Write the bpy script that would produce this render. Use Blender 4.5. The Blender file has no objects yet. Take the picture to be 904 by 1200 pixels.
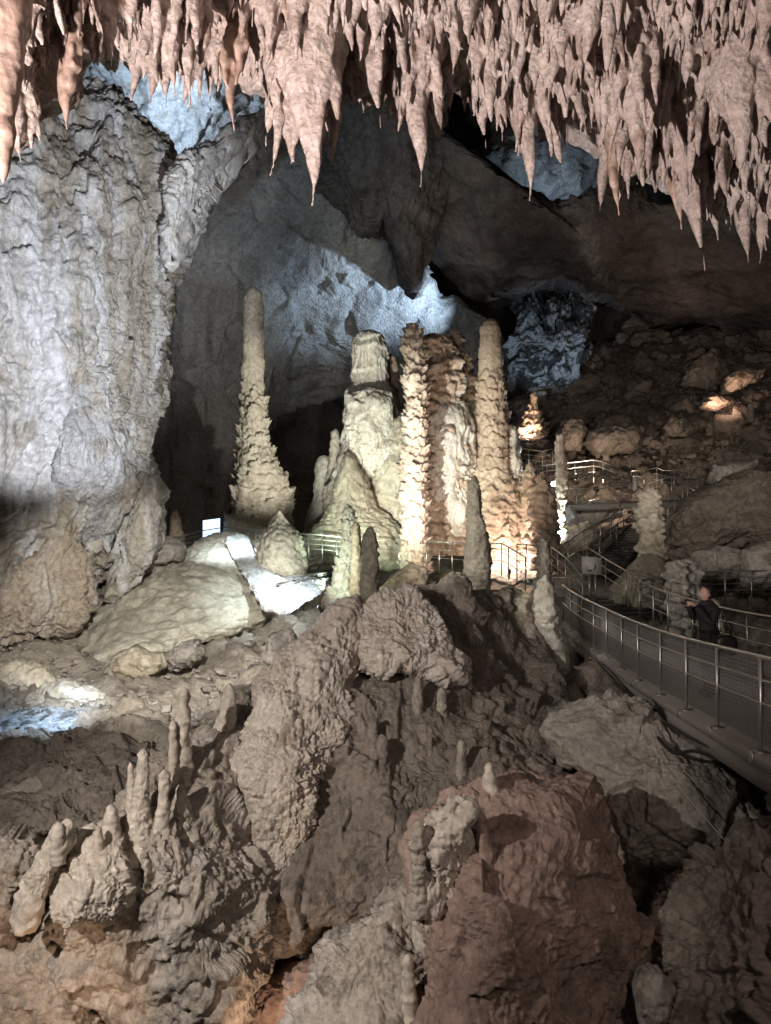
import bpy, math, random, zlib
import numpy as np
import openvdb as vdb
from mathutils import Vector

# ------------------------------------------------------------------ scene, camera, world
sc = bpy.context.scene
col = sc.collection
sc.render.engine = 'CYCLES'
sc.cycles.use_denoising = True
sc.cycles.max_bounces = 5
sc.cycles.diffuse_bounces = 3
sc.cycles.glossy_bounces = 2
sc.cycles.use_light_tree = True
sc.view_settings.view_transform = 'Standard'
sc.view_settings.look = 'None'
sc.view_settings.gamma = 1.0
sc.view_settings.exposure = 0.5

F = 924.0                                            # focal length in photograph pixels
cam_d = bpy.data.cameras.new('camera')
cam = bpy.data.objects.new('camera', cam_d); col.objects.link(cam)
cam.location = (0, 0, 0); cam.rotation_euler = (math.pi/2, 0, 0)
cam_d.sensor_fit = 'VERTICAL'; cam_d.sensor_height = 24.0
cam_d.lens = 12.0*F/600.0
cam_d.clip_start = 0.05; cam_d.clip_end = 400
sc.camera = cam

w = bpy.data.worlds.new('World'); sc.world = w; w.use_nodes = True
bg = w.node_tree.nodes['Background']
bg.inputs[0].default_value = (1.0, 0.90, 0.82, 1); bg.inputs[1].default_value = 0.010

def P(px, py, D): return np.array([(px-452.0)/F*D, D, (600.0-py)/F*D])

def spot(name, loc, target, watts, colr, deg=70, blend=0.6, size=0.12):
    l = bpy.data.lights.new(name, 'SPOT'); l.energy = watts; l.color = colr
    l.spot_size = math.radians(deg); l.spot_blend = blend; l.shadow_soft_size = size
    o = bpy.data.objects.new(name, l); col.objects.link(o); o.location = loc
    d = Vector(target)-Vector(loc); o.rotation_euler = d.to_track_quat('-Z', 'Y').to_euler()
    return o

WARM = (1.0, 0.80, 0.62); NEUT = (1.0, 0.93, 0.84); COOL = (0.62, 0.80, 1.0); GREEN = (0.86, 1.0, 0.78); AMBER = (1.0, 0.56, 0.32)
spot('unseen_lamp', (-3.4, 1.4, -1.2), P(640, 110, 8.5), 3300, (1.0, .87, .83), 92, .8, .08)        # ceiling
spot('unseen_lamp', (-6.5, 2.6, 1.6), P(300, 960, 11), 3100, (1.0, .92, .84), 62, .9, .10)           # outcrop
spot('unseen_lamp', (-1.6, 5.5, 2.2), P(180, 742, 20.5), 7600, (1.0, .95, .86), 31, .5, .15)           # unseen lamp added to brighten mound and floor
spot('unseen_lamp', (3.6, 1.5, 1.4), P(700, 960, 9), 320, (1.0, .84, .74), 90, .9, .2)               # added fill for the right foreground, no real lamp
spot('unseen_spot', (6.5, 12, 2.5), P(800, 525, 38), 2600, (1.0, .90, .80), 50, .9, .2)                  # unseen source added to brighten the rubble slope
spot('wall_lamp', (-.8, 6.5, -.6), P(80, 335, 19), 7800, (.94, .96, 1.0), 41, .35, .10)                   # great column on the left
spot('vault_lamp', P(150, 200, 27), P(210, 80, 32), 1900, COOL, 130, .6, .15)                         # blue vault
spot('chamber_lamp', P(596, 395, 47), P(468, 345, 51.5), 9500, (.54, .75, 1.0), 56, .9, .15)            # blue slab
spot('chamber_lamp', P(615, 470, 43), P(645, 390, 53), 1500, (.58, .78, 1.0), 40, .5, .2)             # blue lit column behind
spot('chamber_lamp', P(650, 235, 51), P(650, 170, 56), 600, (.58, .78, 1.0), 130, .5, .2)             # blue pocket
# ------------------------------------------------------------------ noise
_rs = np.random.RandomState(7)
PERM = _rs.permutation(256).astype(np.int32); PERM = np.concatenate([PERM, PERM, PERM])
_g = _rs.normal(size=(256, 3)); GRAD = (_g/np.linalg.norm(_g, axis=1)[:, None]).astype(np.float32)
RV = _rs.uniform(-1, 1, (256, 3)).astype(np.float32)

def perlin(p):
    p = np.asarray(p, np.float32); i = np.floor(p).astype(np.int32); f = p-i; i &= 255
    u = f*f*f*(f*(f*6-15)+10)
    x0, y0, z0 = i[:, 0], i[:, 1], i[:, 2]
    A = PERM[x0]; B = PERM[(x0+1) & 255]
    AA = PERM[A+y0]; AB = PERM[A+((y0+1) & 255)]; BA = PERM[B+y0]; BB = PERM[B+((y0+1) & 255)]
    z1 = (z0+1) & 255
    def g(h, dx, dy, dz):
        G = GRAD[h]; return G[:, 0]*(f[:, 0]-dx)+G[:, 1]*(f[:, 1]-dy)+G[:, 2]*(f[:, 2]-dz)
    n000 = g(PERM[AA+z0], 0, 0, 0); n100 = g(PERM[BA+z0], 1, 0, 0); n010 = g(PERM[AB+z0], 0, 1, 0); n110 = g(PERM[BB+z0], 1, 1, 0)
    n001 = g(PERM[AA+z1], 0, 0, 1); n101 = g(PERM[BA+z1], 1, 0, 1); n011 = g(PERM[AB+z1], 0, 1, 1); n111 = g(PERM[BB+z1], 1, 1, 1)
    ux, uy, uz = u[:, 0], u[:, 1], u[:, 2]
    a = n000+ux*(n100-n000); b = n010+ux*(n110-n010); c = n001+ux*(n101-n001); d = n011+ux*(n111-n011)
    a = a+uy*(b-a); c = c+uy*(d-c)
    return (a+uz*(c-a))*1.5
def fbm(p, o=4, g=0.5):
    r = 0; a = 1.0; q = np.asarray(p, np.float32)
    for k in range(o): r = r+a*perlin(q); q = q*2.03+17.3; a *= g
    return r
def ridged(p, o=3):
    r = 0; a = 1.0; q = np.asarray(p, np.float32)
    for k in range(o): r = r+a*(1-np.abs(perlin(q))*1.6); q = q*2.07+11.7; a *= 0.5
    return r/1.75
def worley(p):
    """F1 distance, vector to the cell point and cell id (8-cell search)"""
    p = np.asarray(p, np.float32); b = np.floor(p-0.5).astype(np.int32)
    best = np.full(len(p), 9.0, np.float32); dv = np.zeros_like(p); cid = np.zeros(len(p), np.int32)
    for k in range(8):
        c = b+np.array([k & 1, (k >> 1) & 1, k >> 2], np.int32); m = c & 255
        h = PERM[PERM[PERM[m[:, 0]]+m[:, 1]]+m[:, 2]]
        d = p-(c+0.5+RV[h]*0.32); q = (d*d).sum(1)
        s = q < best; best[s] = q[s]; dv[s] = d[s]; cid[s] = h[s]
    return np.sqrt(best), dv, cid
def facet(p):
    d, dv, c = worley(p); return (RV[(c*7+3) & 255]*dv).sum(1)+RV[c][:, 0]*0.35
def warp(p, s, a):
    q = p/s; return p+a*np.stack([perlin(q+3.1), perlin(q+19.7), perlin(q+41.3)], 1)

# displacement styles: take points (metres) and give metres along the normal
def d_rock(s, a, fine=1.0):
    def f(p):
        q = warp(p, s, .35*s)
        return a*(.9*fbm(q/s, 4)+.45*facet(q/(.42*s))+fine*(.16*facet(q/(.13*s))+.22*(ridged(q/(.3*s), 3)-.6)))
    return f
def d_crag(s, a):
    """broken rock: big facets, ridges, pits and grit"""
    def f(p):
        q = warp(p, s, .4*s); q2 = warp(p, .3*s, .1*s)
        d = worley(q2/(.16*s))[0]; m = np.clip(.4+1.2*fbm(p/(.7*s)+4, 2), 0, 1)
        return a*(.9*fbm(q/s, 3)+.75*facet(q/(.55*s))+.30*facet(q2/(.22*s))+.16*(ridged(q/(.35*s), 4)-.6)-.45*m*np.sqrt(np.clip(1-(d/.5)**2, 0, 1))
                  +.10*facet(q2/(.07*s))+.10*fbm(p/(.06*s), 3))+.022*np.sqrt(np.clip(1-(worley(q2/.085)[0]/.62)**2, 0, 1))+.010*fbm(p/.035, 2)
    return f
def d_pop(s, a, k=1.0):
    def f(p):
        q = warp(p, .25, .03)
        d1 = worley(q/(.10*k))[0]; d2 = worley(q/(.045*k)+5)[0]
        m = np.clip(.50+1.0*fbm(p/.45, 3), .08, 1.15)
        return a*fbm(p/s, 5)+m*(.070*k*np.sqrt(np.clip(1-(d1/.62)**2, 0, 1))+.034*k*np.sqrt(np.clip(1-(d2/.62)**2, 0, 1)))+.02*k*fbm(p/.06, 2)
    return f
def d_mud(s, a):
    def f(p):
        return a*fbm(p/s, 6, .48)+.10*a*facet(p/(.25*s))+.10*a*(ridged(p/(.12*s), 2)-.6)
    return f
def d_flow(s, a, sc_=.35):
    def f(p):
        q = warp(p, .8, .15)*np.array([1, 1, 2.2], np.float32)
        d = worley(q/sc_)[0]; d2 = worley(q/(sc_*.42)+9)[0]
        return a*fbm(p/s, 4)+.13*sc_/.35*(.6-d)*1.0+.05*sc_/.35*(.6-d2)
    return f
def d_curtain(s, a, vs=7.0):
    """vertical fluting with crags"""
    def f(p):
        q = warp(p, s, .25*s); v = q*np.array([1, 1, 1/vs], np.float32)
        m = np.clip(.62+1.1*fbm(p/(1.6*s)+8, 2), 0, 1)
        return a*(.75*fbm(q/np.array([s, s, 2.2*s]), 3)+m*(.62*(ridged(v/(.36*s), 3)-.6)+.26*(ridged(v/(.12*s), 2)-.6))+(1-m)*(.42*facet(q/(.45*s))+.2*facet(q/(.2*s)))
                  +.12*facet(q/(.16*s))+.13*fbm(q/(.09*s), 2))
    return f

# ------------------------------------------------------------------ mesh helpers
def mesh_from(name, V, Q, mat, smooth=True, tris=None):
    me = bpy.data.meshes.new(name)
    V = np.asarray(V, np.float32); Q = np.asarray(Q, np.int32).reshape(-1, 4)
    nt = 0 if tris is None else len(tris)
    me.vertices.add(len(V)); me.vertices.foreach_set('co', V.ravel())
    idx = Q.ravel() if nt == 0 else np.concatenate([Q.ravel(), np.asarray(tris, np.int32).ravel()])
    me.loops.add(len(idx)); me.loops.foreach_set('vertex_index', idx)
    st = np.concatenate([np.arange(len(Q))*4, len(Q)*4+np.arange(nt)*3]).astype(np.int32)
    me.polygons.add(len(st)); me.polygons.foreach_set('loop_start', st)
    if smooth: me.polygons.foreach_set('use_smooth', np.ones(len(st), bool))
    me.update(calc_edges=True)
    if mat: me.materials.append(mat)
    return me
def normals(V, Q):
    a = V[Q[:, 2]]-V[Q[:, 0]]; b = V[Q[:, 3]]-V[Q[:, 1]]; n = np.cross(a, b); N = np.zeros_like(V)
    for k in range(4):
        for c in range(3): N[:, c] += np.bincount(Q[:, k], n[:, c], len(V))
    l = np.linalg.norm(N, axis=1); l[l == 0] = 1
    return N/l[:, None]
def obj(name, me, parent=None):
    o = bpy.data.objects.new(name, me); col.objects.link(o)
    if parent is not None: o.parent = parent
    return o
def tag(o, label=None, cat=None, group=None, kind=None):
    if label: o['label'] = label
    if cat: o['category'] = cat
    if group: o['group'] = group
    if kind: o['kind'] = kind
    return o
def empty(name, loc, label=None, cat=None, group=None):
    o = bpy.data.objects.new(name, None); col.objects.link(o); o.location = loc; o.empty_display_size = .1
    return tag(o, label, cat, group)
def recentre(o, loc):
    """put the object's origin at loc (its base)"""
    loc = np.asarray(loc, np.float32); n = len(o.data.vertices); a = np.empty(n*3, np.float32)
    o.data.vertices.foreach_get('co', a); a = a.reshape(-1, 3)-loc
    o.data.vertices.foreach_set('co', a.ravel()); o.location = loc.tolist()

class TPS:
    """smooth depth through control points (px, py, D)"""
    def __init__(s, pts):
        p = np.array(pts, float); s.c = p[:, :2]/300.0; n = len(p)
        s.lo = p[:, 2].min(); s.hi = p[:, 2].max(); e = .3*(s.hi-s.lo); s.lo -= e; s.hi += e
        if n < 3:
            s.k = None; s.d = p[:, 2].mean(); return
        if n == 3:                                       # a plane, its slopes held back where the points are in line
            m = s.c.mean(0); A = np.concatenate([np.ones((3, 1)), s.c-m], 1); R = A.T@A+np.diag([0, .002, .002])
            b = np.linalg.solve(R, A.T@p[:, 2]); s.n = 0; s.k = np.array([b[0]-b[1:]@m, b[1], b[2]]); return
        r = np.linalg.norm(s.c[:, None]-s.c[None], axis=2); K = np.where(r > 0, r*r*np.log(r+1e-9), 0)+np.eye(n)*.002
        A = np.zeros((n+3, n+3)); A[:n, :n] = K; A[:n, n] = 1; A[:n, n+1:] = s.c; A[n, :n] = 1; A[n+1:, :n] = s.c.T
        s.k = np.linalg.solve(A+np.eye(n+3)*1e-9, np.concatenate([p[:, 2], np.zeros(3)])); s.n = n
    def __call__(s, x, y):
        if s.k is None: return np.full(x.shape, s.d)
        q = np.stack([x, y], -1)/300.0; out = s.k[s.n]+q@s.k[s.n+1:]
        if s.n > 3:
            for i in range(s.n):
                r2 = ((q-s.c[i])**2).sum(-1); out = out+s.k[i]*np.where(r2 > 0, .5*r2*np.log(r2+1e-12), 0)
        return np.clip(out, s.lo, s.hi)

def grid_quads(nu, nv):
    i = np.arange(nu*nv).reshape(nv, nu)
    return np.stack([i[:-1, :-1], i[:-1, 1:], i[1:, 1:], i[1:, :-1]], -1).reshape(-1, 4)

def disc(n):
    """square grid mapped to the unit disc (x, y, r)"""
    t = np.linspace(-1, 1, n); a, b = np.meshgrid(t, t)
    s = np.where(np.abs(a) > np.abs(b), a, b); o = np.where(np.abs(a) > np.abs(b), b, a)
    ph = np.where(s == 0, 0, (math.pi/4)*o/np.where(s == 0, 1, s))
    x = np.where(np.abs(a) > np.abs(b), s*np.cos(ph), s*np.sin(ph)); y = np.where(np.abs(a) > np.abs(b), s*np.sin(ph), s*np.cos(ph))
    return x, y

def rock(name, out, dep, roll, mat, disp, n=120, c=None, q=1.0, jag=0.06, parent=None, label=None, cat=None, group=None, kind=None, extra=None):
    """a closed solid rock: silhouette out (px), front depth dep, rolling back by roll metres at its rim, closed behind"""
    out = np.array(out, float); n = int(n*(.81 if n > 100 else .92))
    if c is None: c = out.mean(0)
    c = np.array(c, float); d = TPS(dep)
    m = len(out); tt = np.linspace(0, m, m*12, endpoint=False); i0 = tt.astype(int) % m; fr = (tt-tt.astype(int))[:, None]
    dense = out[i0]*(1-fr)+out[(i0+1) % m]*fr
    th = np.arctan2(dense[:, 1]-c[1], dense[:, 0]-c[0]); rr = np.hypot(*(dense-c).T); o = np.argsort(th); th, rr = th[o], rr[o]
    x, y = disc(n); r = np.clip(np.hypot(x, y), 0, 1); a = np.arctan2(y, x)
    rad = np.interp(a, th, rr, period=2*math.pi)
    lg = 1-(1-np.linspace(0, 1, 1500))**4; hg = np.sqrt(np.clip(1-lg**2, 0, 1))**q; Rm = rr.mean()*np.mean([e[2] for e in dep])/F
    arc = np.concatenate([[0], np.cumsum(np.hypot(np.diff(lg)*Rm, np.diff(hg)*roll))]); lat = np.interp(r, arc/arc[-1], lg)   # even spacing over the curved front
    px = c[0]+np.cos(a)*rad*lat; py = c[1]+np.sin(a)*rad*lat
    h = np.sqrt(np.clip(1-lat**2, 0, 1))**q
    D0 = d(px, py); D = D0+roll*(1-h)
    V = np.stack([(px-452)/F*D, D, (600-py)/F*D], -1).reshape(-1, 3)
    Q = grid_quads(n, n)
    # closed back
    idx = np.arange(n*n).reshape(n, n); rim = np.concatenate([idx[0, :-1], idx[:-1, -1], idx[-1, :0:-1], idx[:0:-1, 0]])
    R = V[rim]; cb = R.mean(0); prev = rim; Vs = [V]; Qs = [Q]; base = len(V)
    for k, (s, b) in enumerate(((.93, .45), (.7, .8), (.35, 1.0), (.02, 1.05))):
        ring = cb+(R-cb)*s; ring[:, 1] = R[:, 1]*s+cb[1]*(1-s)+roll*b*1.2
        Vs.append(ring); cur = base+np.arange(len(rim)); base += len(rim)
        Qs.append(np.stack([prev, cur, np.roll(cur, -1), np.roll(prev, -1)], 1)); prev = cur
    V = np.concatenate(Vs); Q = np.concatenate(Qs)
    N = normals(V, Q)
    if (N[n*n//2+n//2] @ V[n*n//2+n//2]) > 0: Q = Q[:, ::-1]; N = -N
    if extra is not None: V = extra(V)
    kb = 20 if n > 300 or n < 130 or 'popcorn' in name else 5
    G3 = V[:n*n].reshape(n, n, 3); eu = np.linalg.norm(np.gradient(G3, axis=0), axis=-1); ev = np.linalg.norm(np.gradient(G3, axis=1), axis=-1)
    em = np.maximum(eu, ev); att = np.clip(2.8*np.median(em)/(em+1e-6), .12, 1)      # calmer where the mesh is stretched
    dd = disp(V); dd[:n*n] *= att.ravel(); g_ = np.pad(dd[:n*n].reshape(n, n), 1, 'edge'); g_ = (g_[:-2]+kb*g_[1:-1]+g_[2:])/(kb+2); dd[:n*n] = ((g_[:, :-2]+kb*g_[:, 1:-1]+g_[:, 2:])/(kb+2)).ravel()
    V = V+N*dd[:, None]
    me = mesh_from(name, V, Q, mat); ob = obj(name, me, parent)
    lo = V.min(0); hi = V.max(0)
    if parent is None: recentre(ob, ((lo[0]+hi[0])/2, (lo[1]+hi[1])/2, lo[2]))
    return tag(ob, label, cat, group, kind)

def sheet(name, x0, x1, y0, y1, nu, nv, dep, mat, disp, kind='structure', mod=None, parent=None):
    d = TPS(dep); u, v = np.meshgrid(np.linspace(x0, x1, nu), np.linspace(y0, y1, nv)); D = d(u, v)
    V = np.stack([(u-452)/F*D, D, (600-v)/F*D], -1).reshape(-1, 3); Q = grid_quads(nu, nv); N = normals(V, Q)
    if (N*V).sum() > 0: Q = Q[:, ::-1]; N = -N
    V = V+N*disp(V)[:, None]
    if mod is not None: V = mod(V)
    ob = obj(name, mesh_from(name, V, Q, mat), parent); tag(ob, kind=kind); return ob

def hsh(a, b, k=0):
    return (np.sin(a*127.1+b*311.7+k*74.7)*43758.5453) % 1.0

def stalagmite(name, prof, D, mat, style='petal', amp=.1, row=.22, pet=7, ey=1.0, label=None, cat='stalagmite', group=None, parent=None, seed=0, q=1.0, lumpy=1.0, top=0.0):
    p = np.array(prof, float); k = D/F
    z = (600-p[:, 1])*k; x = (p[:, 0]-452)*k; r = p[:, 2]*k
    if z[0] < z[-1]: z, x, r = z[::-1], x[::-1], r[::-1]
    H = z[0]-z[-1]; rmax = r.max()
    nz = int(np.clip(H/(k*1.65)*q, 16, 340)); nt = int(np.clip(2*math.pi*rmax/(k*2.2)*q, 20, 150))
    zz = z[0]-H*np.linspace(0, 1, nz)**1.0; zz[0] = z[0]
    s = (z[0]-zz); sp = z[0]-z
    rr = np.interp(s, sp, r); xx = np.interp(s, sp, x)
    ker = np.array([1, 2, 3, 2, 1])/9.0
    if nz > 12:
        rs = np.convolve(np.pad(rr, 2, 'edge'), ker, 'valid'); rs[0] = rr[0]*.5; rr = rs; xx = np.convolve(np.pad(xx, 2, 'edge'), ker, 'valid')
    th = np.linspace(0, 2*math.pi, nt, endpoint=False)
    T, Z = np.meshgrid(th, zz); R = np.repeat(rr[:, None], nt, 1); X = np.repeat(xx[:, None], nt, 1)
    y0 = D
    bp = np.stack([X+R*np.cos(T), y0+R*np.sin(T)*ey, Z], -1).reshape(-1, 3)
    sd = seed*3.17
    n1 = perlin(bp/(row*2.2)+sd).reshape(T.shape); n2 = perlin(bp/(row*.9)+sd+31).reshape(T.shape)
    n3 = fbm(bp/(rmax*.9+.05)+sd, 3).reshape(T.shape)
    fade = np.clip(R/(rmax*.35+1e-6), .15, 1); dz = np.zeros_like(R)
    if style in ('petal', 'knob'):
        dr = 0; qq = warp((bp+sd).astype(np.float32), row*1.5, row*.28)
        for j, (k_, wt) in enumerate(((1.0, 1.0), (.5, .5), (.24, .28))):
            cell = row*k_
            if style == 'petal':
                d, dv, cid = worley(qq/np.array([cell*.72, cell*.72, cell])+j*9)
                lat = (dv[:, 0]**2+dv[:, 1]**2); t_ = np.clip(dv[:, 2]*.95+.5, 0, 1.1); rnd = hsh(cid, 1.7, j)
                sh = (t_**1.5*np.clip(1-.9*lat, .2, 1)).reshape(T.shape); rnd = rnd.reshape(T.shape); dz = dz+amp*wt*.7*sh*rnd
            else:
                d, dv, cid = worley(qq/np.array([cell, cell, cell*.72])+j*9); rnd = hsh(cid, 1.7, j).reshape(T.shape)
                sh = np.sqrt(np.clip(1-(d/.62)**2, 0, 1)).reshape(T.shape)
            dr = dr+amp*wt*(.30+.95*rnd)*sh
        zt = np.clip((z[0]-Z-top*H)/(.08*H+.01), .18, 1) if top > 0 else 1.0
        R2 = R+(dr-amp*.4)*fade*zt; dz = dz*zt
    elif style == 'flute':
        v = (bp*np.array([1, 1, .14])).astype(np.float32)
        fl = (ridged(v/(row*.55)+sd, 3)-.62).reshape(T.shape)
        wv = Z/(row*3.0)+.9*n1; fz = wv-np.floor(wv)
        R2 = R+(amp*1.1*fl+amp*.6*((1-fz)**2))*fade
    else:
        wv = Z/row+.6*n1; fz = wv-np.floor(wv)
        R2 = R+amp*.35*(np.sin(fz*2*math.pi)*.6*np.clip(.6+n1, 0, 1)+.8*n2+.8*n1)*fade
    R2 = R2+lumpy*.16*n3*R+.02*n2*fade*min(1, rmax*3)
    R2 = np.maximum(R2, 0.002); R2[0] = rr[0]*.3
    V = np.stack([X+R2*np.cos(T)+.05*n1*0, y0+R2*np.sin(T)*ey, Z+dz*fade], -1).reshape(-1, 3)
    V = V+(fbm(bp/(.05+.05*rmax)+sd, 2)*.011*min(1.5, D/18))[:, None]*np.stack([np.cos(T), np.sin(T)*ey, 0*T], -1).reshape(-1, 3)
    i = np.arange(nz*nt).reshape(nz, nt); j = np.roll(i, -1, 1)
    Q = np.stack([i[:-1], i[1:], j[1:], j[:-1]], -1).reshape(-1, 4)
    V = np.concatenate([V, [[xx[0], y0, zz[0]+rr[0]*.1], [xx[-1], y0, zz[-1]]]]); a, b = nz*nt, nz*nt+1
    tr = np.concatenate([np.stack([np.full(nt, a), i[0], j[0]], 1), np.stack([i[-1], np.full(nt, b), j[-1]], 1)])
    ob = obj(name, mesh_from(name, V, Q, mat, tris=tr), parent)
    if parent is None: recentre(ob, (xx[-1], y0, zz[-1]))
    return tag(ob, label, cat if parent is None else None, group)

def smooth_path(pts, n=8):
    pts = np.array(pts); t = np.arange(len(pts)); tt = np.linspace(0, len(pts)-1, (len(pts)-1)*n+1); out = []
    for x in tt:
        i = min(int(x), len(pts)-2); f = x-i; p0, p1, p2, p3 = pts[max(i-1, 0)], pts[i], pts[i+1], pts[min(i+2, len(pts)-1)]
        out.append(.5*((2*p1)+(-p0+p2)*f+(2*p0-5*p1+4*p2-p3)*f*f+(-p0+3*p1-3*p2+p3)*f**3))
    return np.array(out)

# boxes / tubes collected into one mesh
class MB:
    def __init__(s): s.v = []; s.q = []; s.n = 0
    def add(s, V, Q):
        s.v.append(np.asarray(V, float)); s.q.append(np.asarray(Q)+s.n); s.n += len(V)
    def box8(s, c):
        s.add(c, [[0, 3, 2, 1], [4, 5, 6, 7], [0, 1, 5, 4], [1, 2, 6, 5], [2, 3, 7, 6], [3, 0, 4, 7]])
    def box(s, x0, x1, y0, y1, z0, z1):
        s.box8([(x0, y0, z0), (x1, y0, z0), (x1, y1, z0), (x0, y1, z0), (x0, y0, z1), (x1, y0, z1), (x1, y1, z1), (x0, y1, z1)])
    def tube(s, pts, r, n=8):
        pts = np.asarray(pts, float); m = len(pts); t = np.gradient(pts, axis=0); t /= np.linalg.norm(t, axis=1)[:, None]+1e-9
        up = np.array([0, 0, 1.0]) if abs(t[0, 2]) < .9 else np.array([1.0, 0, 0]); V = []
        rr = np.broadcast_to(np.asarray(r, float), (m,))
        for k in range(m):
            a = np.cross(t[k], up); a /= np.linalg.norm(a)+1e-9; b = np.cross(a, t[k])
            for j in range(n):
                an = 2*math.pi*j/n; V.append(pts[k]+rr[k]*(math.cos(an)*a+math.sin(an)*b))
        i = np.arange(m*n).reshape(m, n); j = np.roll(i, -1, 1)
        Q = np.stack([i[:-1], j[:-1], j[1:], i[1:]], -1).reshape(-1, 4).tolist()
        V.append(pts[0]); V.append(pts[-1]); a, b = m*n, m*n+1
        for k in range(0, n, 2):
            Q.append([a, i[0][(k+2) % n], i[0][(k+1) % n], i[0][k]]); Q.append([b, i[-1][k], i[-1][(k+1) % n], i[-1][(k+2) % n]])
        s.add(V, Q)
    def build(s, name, mat, parent=None, smooth=False):
        V = np.concatenate(s.v)
        if parent is not None: V = V-np.array(parent.matrix_world.translation if parent.parent else parent.location)
        return obj(name, mesh_from(name, V, np.concatenate(s.q), mat, smooth), parent)

# ------------------------------------------------------------------ materials
def rockmat(name, c1, c2, c3=None, c4=None, scale=1.0, rough=.75, bump=.5, streak=0.0, fine=1.0, wet=0.0, c3lo=.52, c3hi=.66, bdist=.03, c3v=False):
    m = bpy.data.materials.new(name); m.use_nodes = True; nt = m.node_tree; N = nt.nodes; L = nt.links
    b = N['Principled BSDF']; geo = N.new('ShaderNodeNewGeometry')
    def noise(s, det=6, ro=.6, vec=None, dist=0.0):
        n = N.new('ShaderNodeTexNoise'); n.inputs['Scale'].default_value = s; n.inputs['Detail'].default_value = det
        n.inputs['Roughness'].default_value = ro; n.inputs['Distortion'].default_value = dist
        L.new(vec or geo.outputs['Position'], n.inputs['Vector']); return n.outputs['Fac']
    def ramp(fac, lo, hi):
        r = N.new('ShaderNodeMapRange'); r.inputs['From Min'].default_value = lo; r.inputs['From Max'].default_value = hi
        L.new(fac, r.inputs['Value']); return r.outputs['Result']
    def mix(fac, a, c, mode='MIX'):
        x = N.new('ShaderNodeMix'); x.data_type = 'RGBA'; x.blend_type = mode
        if isinstance(fac, float): x.inputs[0].default_value = fac
        else: L.new(fac, x.inputs[0])
        for k, v in ((6, a), (7, c)):
            if isinstance(v, tuple): x.inputs[k].default_value = (*v, 1)
            else: L.new(v, x.inputs[k])
        return x.outputs[2]
    n1 = noise(.55*scale, 8, .62, dist=.4); cc = mix(ramp(n1, .34, .66), c1, c2)
    mp = N.new('ShaderNodeMapping'); mp.inputs['Scale'].default_value = (1, 1, .06); L.new(geo.outputs['Position'], mp.inputs['Vector'])
    if c3: cc = mix(ramp(noise(1.5*scale+.1, 9, .66, mp.outputs['Vector'] if c3v else None, .6), c3lo, c3hi), cc, c3)
    if c4:
        cc = mix(ramp(noise(1.3*scale, 8, .65, mp.outputs['Vector'], .3), .56-.12*streak, .70-.06*streak), cc, c4)
    nf = noise(9*scale*fine, 8, .72)
    v = N.new('ShaderNodeMapRange'); v.inputs['From Min'].default_value = .25; v.inputs['From Max'].default_value = .75
    v.inputs['To Min'].default_value = .48; v.inputs['To Max'].default_value = 1.42; L.new(nf, v.inputs['Value'])
    g = N.new('ShaderNodeCombineColor')
    for k in range(3): L.new(v.outputs['Result'], g.inputs[k])
    cc = mix(1.0, cc, g.outputs['Color'], 'MULTIPLY')
    L.new(cc, b.inputs['Base Color'])
    rr = N.new('ShaderNodeMapRange'); rr.inputs['To Min'].default_value = rough; rr.inputs['To Max'].default_value = rough-wet
    rr.inputs['From Min'].default_value = .42; rr.inputs['From Max'].default_value = .62; L.new(noise(2.2*scale, 5), rr.inputs['Value']); L.new(rr.outputs['Result'], b.inputs['Roughness'])
    b.inputs['Specular IOR Level'].default_value = .35
    bm = N.new('ShaderNodeBump'); bm.inputs['Strength'].default_value = bump; bm.inputs['Distance'].default_value = bdist*1.8
    ad = N.new('ShaderNodeMath'); ad.operation = 'ADD'
    vo = N.new('ShaderNodeTexVoronoi'); vo.inputs['Scale'].default_value = 16*scale*fine; L.new(geo.outputs['Position'], vo.inputs['Vector'])
    mu = N.new('ShaderNodeMath'); mu.operation = 'MULTIPLY'; mu.inputs[1].default_value = .35; L.new(vo.outputs['Distance'], mu.inputs[0])
    L.new(noise(14*scale*fine, 10, .68), ad.inputs[0]); L.new(mu.outputs[0], ad.inputs[1])
    L.new(ad.outputs[0], bm.inputs['Height']); L.new(bm.outputs['Normal'], b.inputs['Normal'])
    return m
def plain(name, c, rough=.5, metal=0.0, emit=None, es=0, nscale=30, var=.25):
    m = bpy.data.materials.new(name); m.use_nodes = True; nt = m.node_tree; b = nt.nodes['Principled BSDF']
    n = nt.nodes.new('ShaderNodeTexNoise'); n.inputs['Scale'].default_value = nscale; n.inputs['Detail'].default_value = 6
    x = nt.nodes.new('ShaderNodeMix'); x.data_type = 'RGBA'; nt.links.new(n.outputs['Fac'], x.inputs[0])
    x.inputs[6].default_value = (*[v*(1-var) for v in c], 1); x.inputs[7].default_value = (*[v*(1+var) for v in c], 1)
    nt.links.new(x.outputs[2], b.inputs['Base Color'])
    b.inputs['Roughness'].default_value = rough; b.inputs['Metallic'].default_value = metal
    if emit: b.inputs['Emission Color'].default_value = (*emit, 1); b.inputs['Emission Strength'].default_value = es
    return m

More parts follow.
